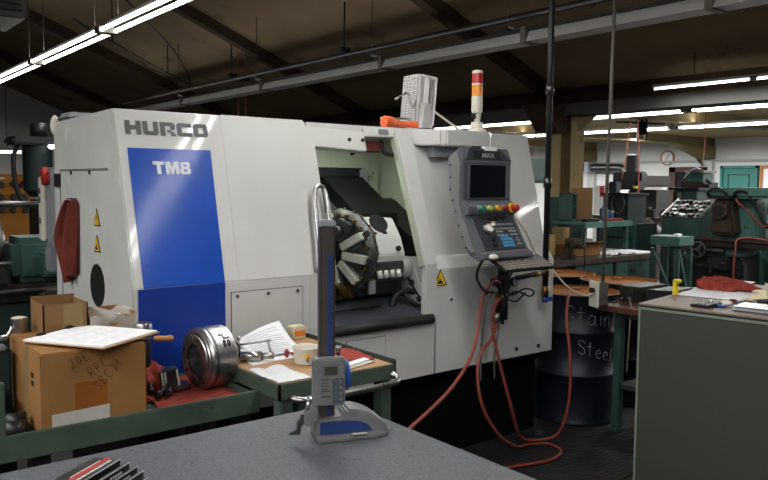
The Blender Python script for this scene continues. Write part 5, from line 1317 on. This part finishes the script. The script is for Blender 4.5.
for k, (x_,y_,s_) in enumerate(((11.3,8.1,.10),(11.35,7.8,.12),(11.3,7.2,.11),(11.32,6.95,.09))):
    b = MB(); b.box((x_-s_/2,y_-s_,1.101), (x_+s_/2,y_+s_*.6,1.12+s_), greasyB if k % 2 else greasy, .01); b.cyl((x_,y_,1.12+s_), (x_,y_,1.16+s_), .03, steelD, 10)
    single('machine_vise', b, ('machined block at the left end of the vertical mill table','clamped block left of the vertical mill quill','clamped block right of the vertical mill quill','block at the right end of the vertical mill table')[k], 'clamping block')
b = MB(); b.lathe([(0,0),(.19,0),(.19,1.64),(.18,1.66),(0,1.66)], (13.5,8.5,0), Z, mat('tank_white',(186,184,178),.6), 32); single('storage_tank', b, 'pale upright cylinder against the wall right of the vertical mill', 'tank')
t = thing('chip_bin', 'brown bin heaped with dark turnings below the vertical mill', 'bin', (10.3,6.7,0))
b = MB(); b.box((9.9,6.3,0), (10.4,7.2,.95), greasyB, .01); part('body', b, t)
b = MB(); b.sheet(16,16, lambda u,v: (9.9+.5*u, 6.3+.9*v, .95+.16*(1+noise.noise(V((u*5,v*7,8))))*math.sin(PI*u)**.5*math.sin(PI*v)**.5), greasyB, 0); tag(part('turnings', b, t), kind='stuff')
t = thing('wall_exhaust', 'grey exhaust pipe bending along the white wall behind the column', 'pipe', (18.6,13.6,0))
b = MB(); b.tube([(18.9,14.4,2.12),(18.9,13.4,2.12),(18.9,13.0,2.10),(18.9,12.85,1.95),(18.9,12.85,1.0)], .12, steelD, 12); part('run', b, t)
b = MB(); b.box((18.7,14.0,1.95), (19.1,14.15,2.3), grey, .02); part('bracket', b, t)
t = thing('wall_cabinet', 'white cabinet with a red label by the wall behind the column', 'cabinet', (15,10.5,0))
b = MB(); b.box((14.8,10.2,0), (15.6,10.9,1.62), whiteM, .02); part('body', b, t)
b = MB(); b.box((14.78,10.62,1.35), (14.80,10.72,1.6), redsw); part('label', b, t)
t = thing('drill_press', 'dark teal drill press seen between the lathe and the black pipe', 'drill press', (9.6,8.4,0))
b = MB(); b.cyl((9.7,8.4,0), (9.7,8.4,2.0), .07, tealD, 14); b.box((9.4,8.1,0), (10,8.7,.08), tealD, .01); part('column', b, t)
b = MB(); b.box((9.35,8.15,1.65), (9.95,8.65,2.05), teal, .05); b.cyl((9.45,8.3,1.65), (9.45,8.3,1.35), .06, steelD, 12); part('head', b, t)
b = MB(); b.lathe([(0,0),(.25,0),(.25,.04),(0,.04)], (9.5,8.35,1.05), Z, castg, 20); part('work_table', b, t)

# ================================================================== behind the lathe, left
t = thing('engine_lathe', 'old teal engine lathe seen past the left end of the white machine', 'lathe', (1.2,6.1,0))
b = MB(); b.box((.2,5.85,0), (1.9,6.35,.78), tealD, .02); part('base', b, t)
b = MB(); b.box((.1,5.8,.78), (1.95,6.4,.90), greasy, .01); b.cyl((.1,5.74,.86), (1.95,5.74,.86), .02, greasy, 10); part('bed', b, t)
b = MB(); b.box((1.27,5.88,.90), (1.85,6.3,1.225), teal, .05, None, 4); b.box((1.42,5.76,.95), (1.85,5.90,1.12), teal, .02); part('headstock', b, t)
b = MB(); b.lathe([(.03,-.03),(.15,-.03),(.16,-.02),(.16,.02),(.13,.03),(.12,.015),(.03,.015),(.03,-.03)], (1.20,6.10,1.19), -X, steel, 32); part('faceplate', b, t)
b = MB(); b.box((.85,5.75,.90), (1.22,6.2,1.02), blackm, .02); b.box((.95,5.82,1.02), (1.15,6.05,1.10), greasy, .01); b.cyl((.8,5.85,1.06), (1.25,5.83,1.055), .012, steel, 10); b.cyl((1.05,5.78,.98), (1.05,5.66,.98), .03, steel, 12); part('carriage', b, t)
b = MB(); b.box((1.40,5.52,.84), (1.95,5.64,.88), greasyB, .005); b.box((1.36,5.52,.0), (1.42,5.6,.86), greasyB, .004); part('front_rail', b, t)
b = MB(); b.cyl((.8,6.25,1.46), (1.62,6.22,1.46), .024, steelD, 12); b.box((1.0,6.2,1.2), (1.05,6.28,1.46), castg, .005); b.cyl((.9,6.22,1.435), (1.2,6.22,1.435), .03, castg, 12); part('feed_rod', b, t)
t = thing('switch_box', 'grey electrical switch box with a red lever at the left end of the machine', 'switch box', (1.42,5.5,0))
SB = Matrix.Translation((.03,-.025,-.03))
b = MB(SB); b.box((1.37,5.36,1.22), (1.55,5.58,1.76), grey, .012); b.prism([(5.42,1.22),(5.58,1.22),(5.58,1.05),(5.48,1.05)], frame((1.37,0,0), Y, Z), .1, grey, .008); b.box((1.42,5.42,.03), (1.5,5.5,1.22), grey, .006); part('enclosure', b, t)
b = MB(SB); b.box((1.335,5.50,1.26), (1.37,5.585,1.70), offw, .01); part('side_strip', b, t)
for z in (1.58,1.52,1.38):
    b = MB(SB); b.box((1.325,5.525,z), (1.337,5.56,z+.04), keyT if z == 1.52 else pend_m, .004); part('button', b, t)
b = MB(SB); b.box((-.02,-.035,-.055), (.02,.035,.055), redsw, .006, Matrix.Translation((1.35,5.46,1.70)) @ Matrix.Rotation(math.radians(-25),4,'X')); part('lever', b, t, 'red lever')
t = thing('motor_tank', 'dark teal vertical tank with pipes on top, upper left behind the machine', 'tank', (1.98,8.05,0))
b = MB(); b.lathe([(.0,1.47),(.08,1.48),(.13,1.54),(.135,1.60),(.135,1.98),(.0,1.99)], (1.98,8.05,0), Z, tealD, 24); part('body', b, t)
b = MB(); b.box((1.72,7.85,1.98), (2.5,8.25,2.06), blackm, .02); b.cyl((2.0,8.05,2.06), (2.0,8.05,2.2), .08, blackm, 14); b.box((2.2,7.9,1.6), (2.45,8.2,1.98), blackm, .02); b.box((2.35,7.8,1.6), (2.6,8.1,2.3), tealD, .02); part('top_gear', b, t)
b = MB(); b.cyl((2.05,8.05,0), (2.05,8.05,1.47), .06, blackm, 12); b.tube([(1.80,8.0,2.0),(1.74,7.95,1.85),(1.75,7.95,1.62),(1.80,7.95,1.45),(1.92,7.95,1.36)], .022, black, 8); part('stand', b, t)
b = MB(); b.ball((2.06,7.84,1.965), .022, tubem, (1.6,.6,1)); b.ball((2.12,7.84,1.985), .012, tubem); part('lamp', b, t)
t = thing('tool_board', 'orange pegboard with rows of round tools on the far left wall', 'tool board', (3.4,19.6,0))
b = MB(); b.box((2.4,19.55,0), (4.75,19.62,1.80), pegO, .01); b.box((2.4,19.5,1.76), (4.75,19.6,1.83), beige, .005); part('board', b, t)
b = MB()
for i in range(8): b.box((2.6+i*.27,19.53,1.64), (2.72+i*.27,19.555,1.69), paperW)
part('tag_row', b, t)
random.seed(9)
t0 = None
for j, z in enumerate((1.52,1.22,.92)):
    for i in range(8):
        x_ = 2.68+i*.26+random.uniform(-.03,.03)
        lb = 'round dark tool hanging on the orange pegboard, one of three rows'
        if t0 is None:
            b = MB(); b.lathe([(0,0),(.075,0),(.085,.02),(.07,.10),(.03,.10),(.03,.16),(0,.16)], (x_,19.545,z), -Y, steelD, 14)
            t0 = single('hanging_tool', b, lb, 'tool', 'round tools on the orange pegboard'); d0 = V(t0.location)-V((x_,19.545,z))
        else: dup(t0, V((x_,19.545,z))+d0)
b = MB(); b.box((2.30,9.0,1.42), (2.62,9.3,1.62), yelb, .02); b.box((2.2,8.9,0), (2.7,9.4,1.42), greasyB, .02); single('yellow_box', b, 'yellow box on a dark stand in front of the orange pegboard', 'box')
b = MB(); b.tube([(1.30,7.2,1.75),(1.33,7.1,1.6),(1.38,7.05,1.4),(1.40,7.1,1.2),(1.40,7.1,.9)], .014, orangeH, 8); single('hanging_air_line', b, 'thin orange air line at the far left edge above the old lathe', 'air line')
cam = bpy.data.cameras.new('camera'); co = bpy.data.objects.new('camera', cam); COL.objects.link(co); SC.camera = co
R_ = ((0.7855716,-0.0406144,0.6174364),(-0.6187154,-0.0649058,0.7829294),(0.0082770,-0.9970645,-0.0761169))
M = Matrix.Identity(4)
for i in range(3): M[i][0], M[i][1], M[i][2] = R_[i][0], -R_[i][1], -R_[i][2]
M[2][3] = 1.65
co.matrix_world = M
cam.sensor_width = 36; cam.sensor_fit = 'HORIZONTAL'; cam.lens = 760/768*36; cam.clip_end = 100; cam.clip_start = .05
SC.view_settings.view_transform = 'Standard'; SC.view_settings.exposure = 0
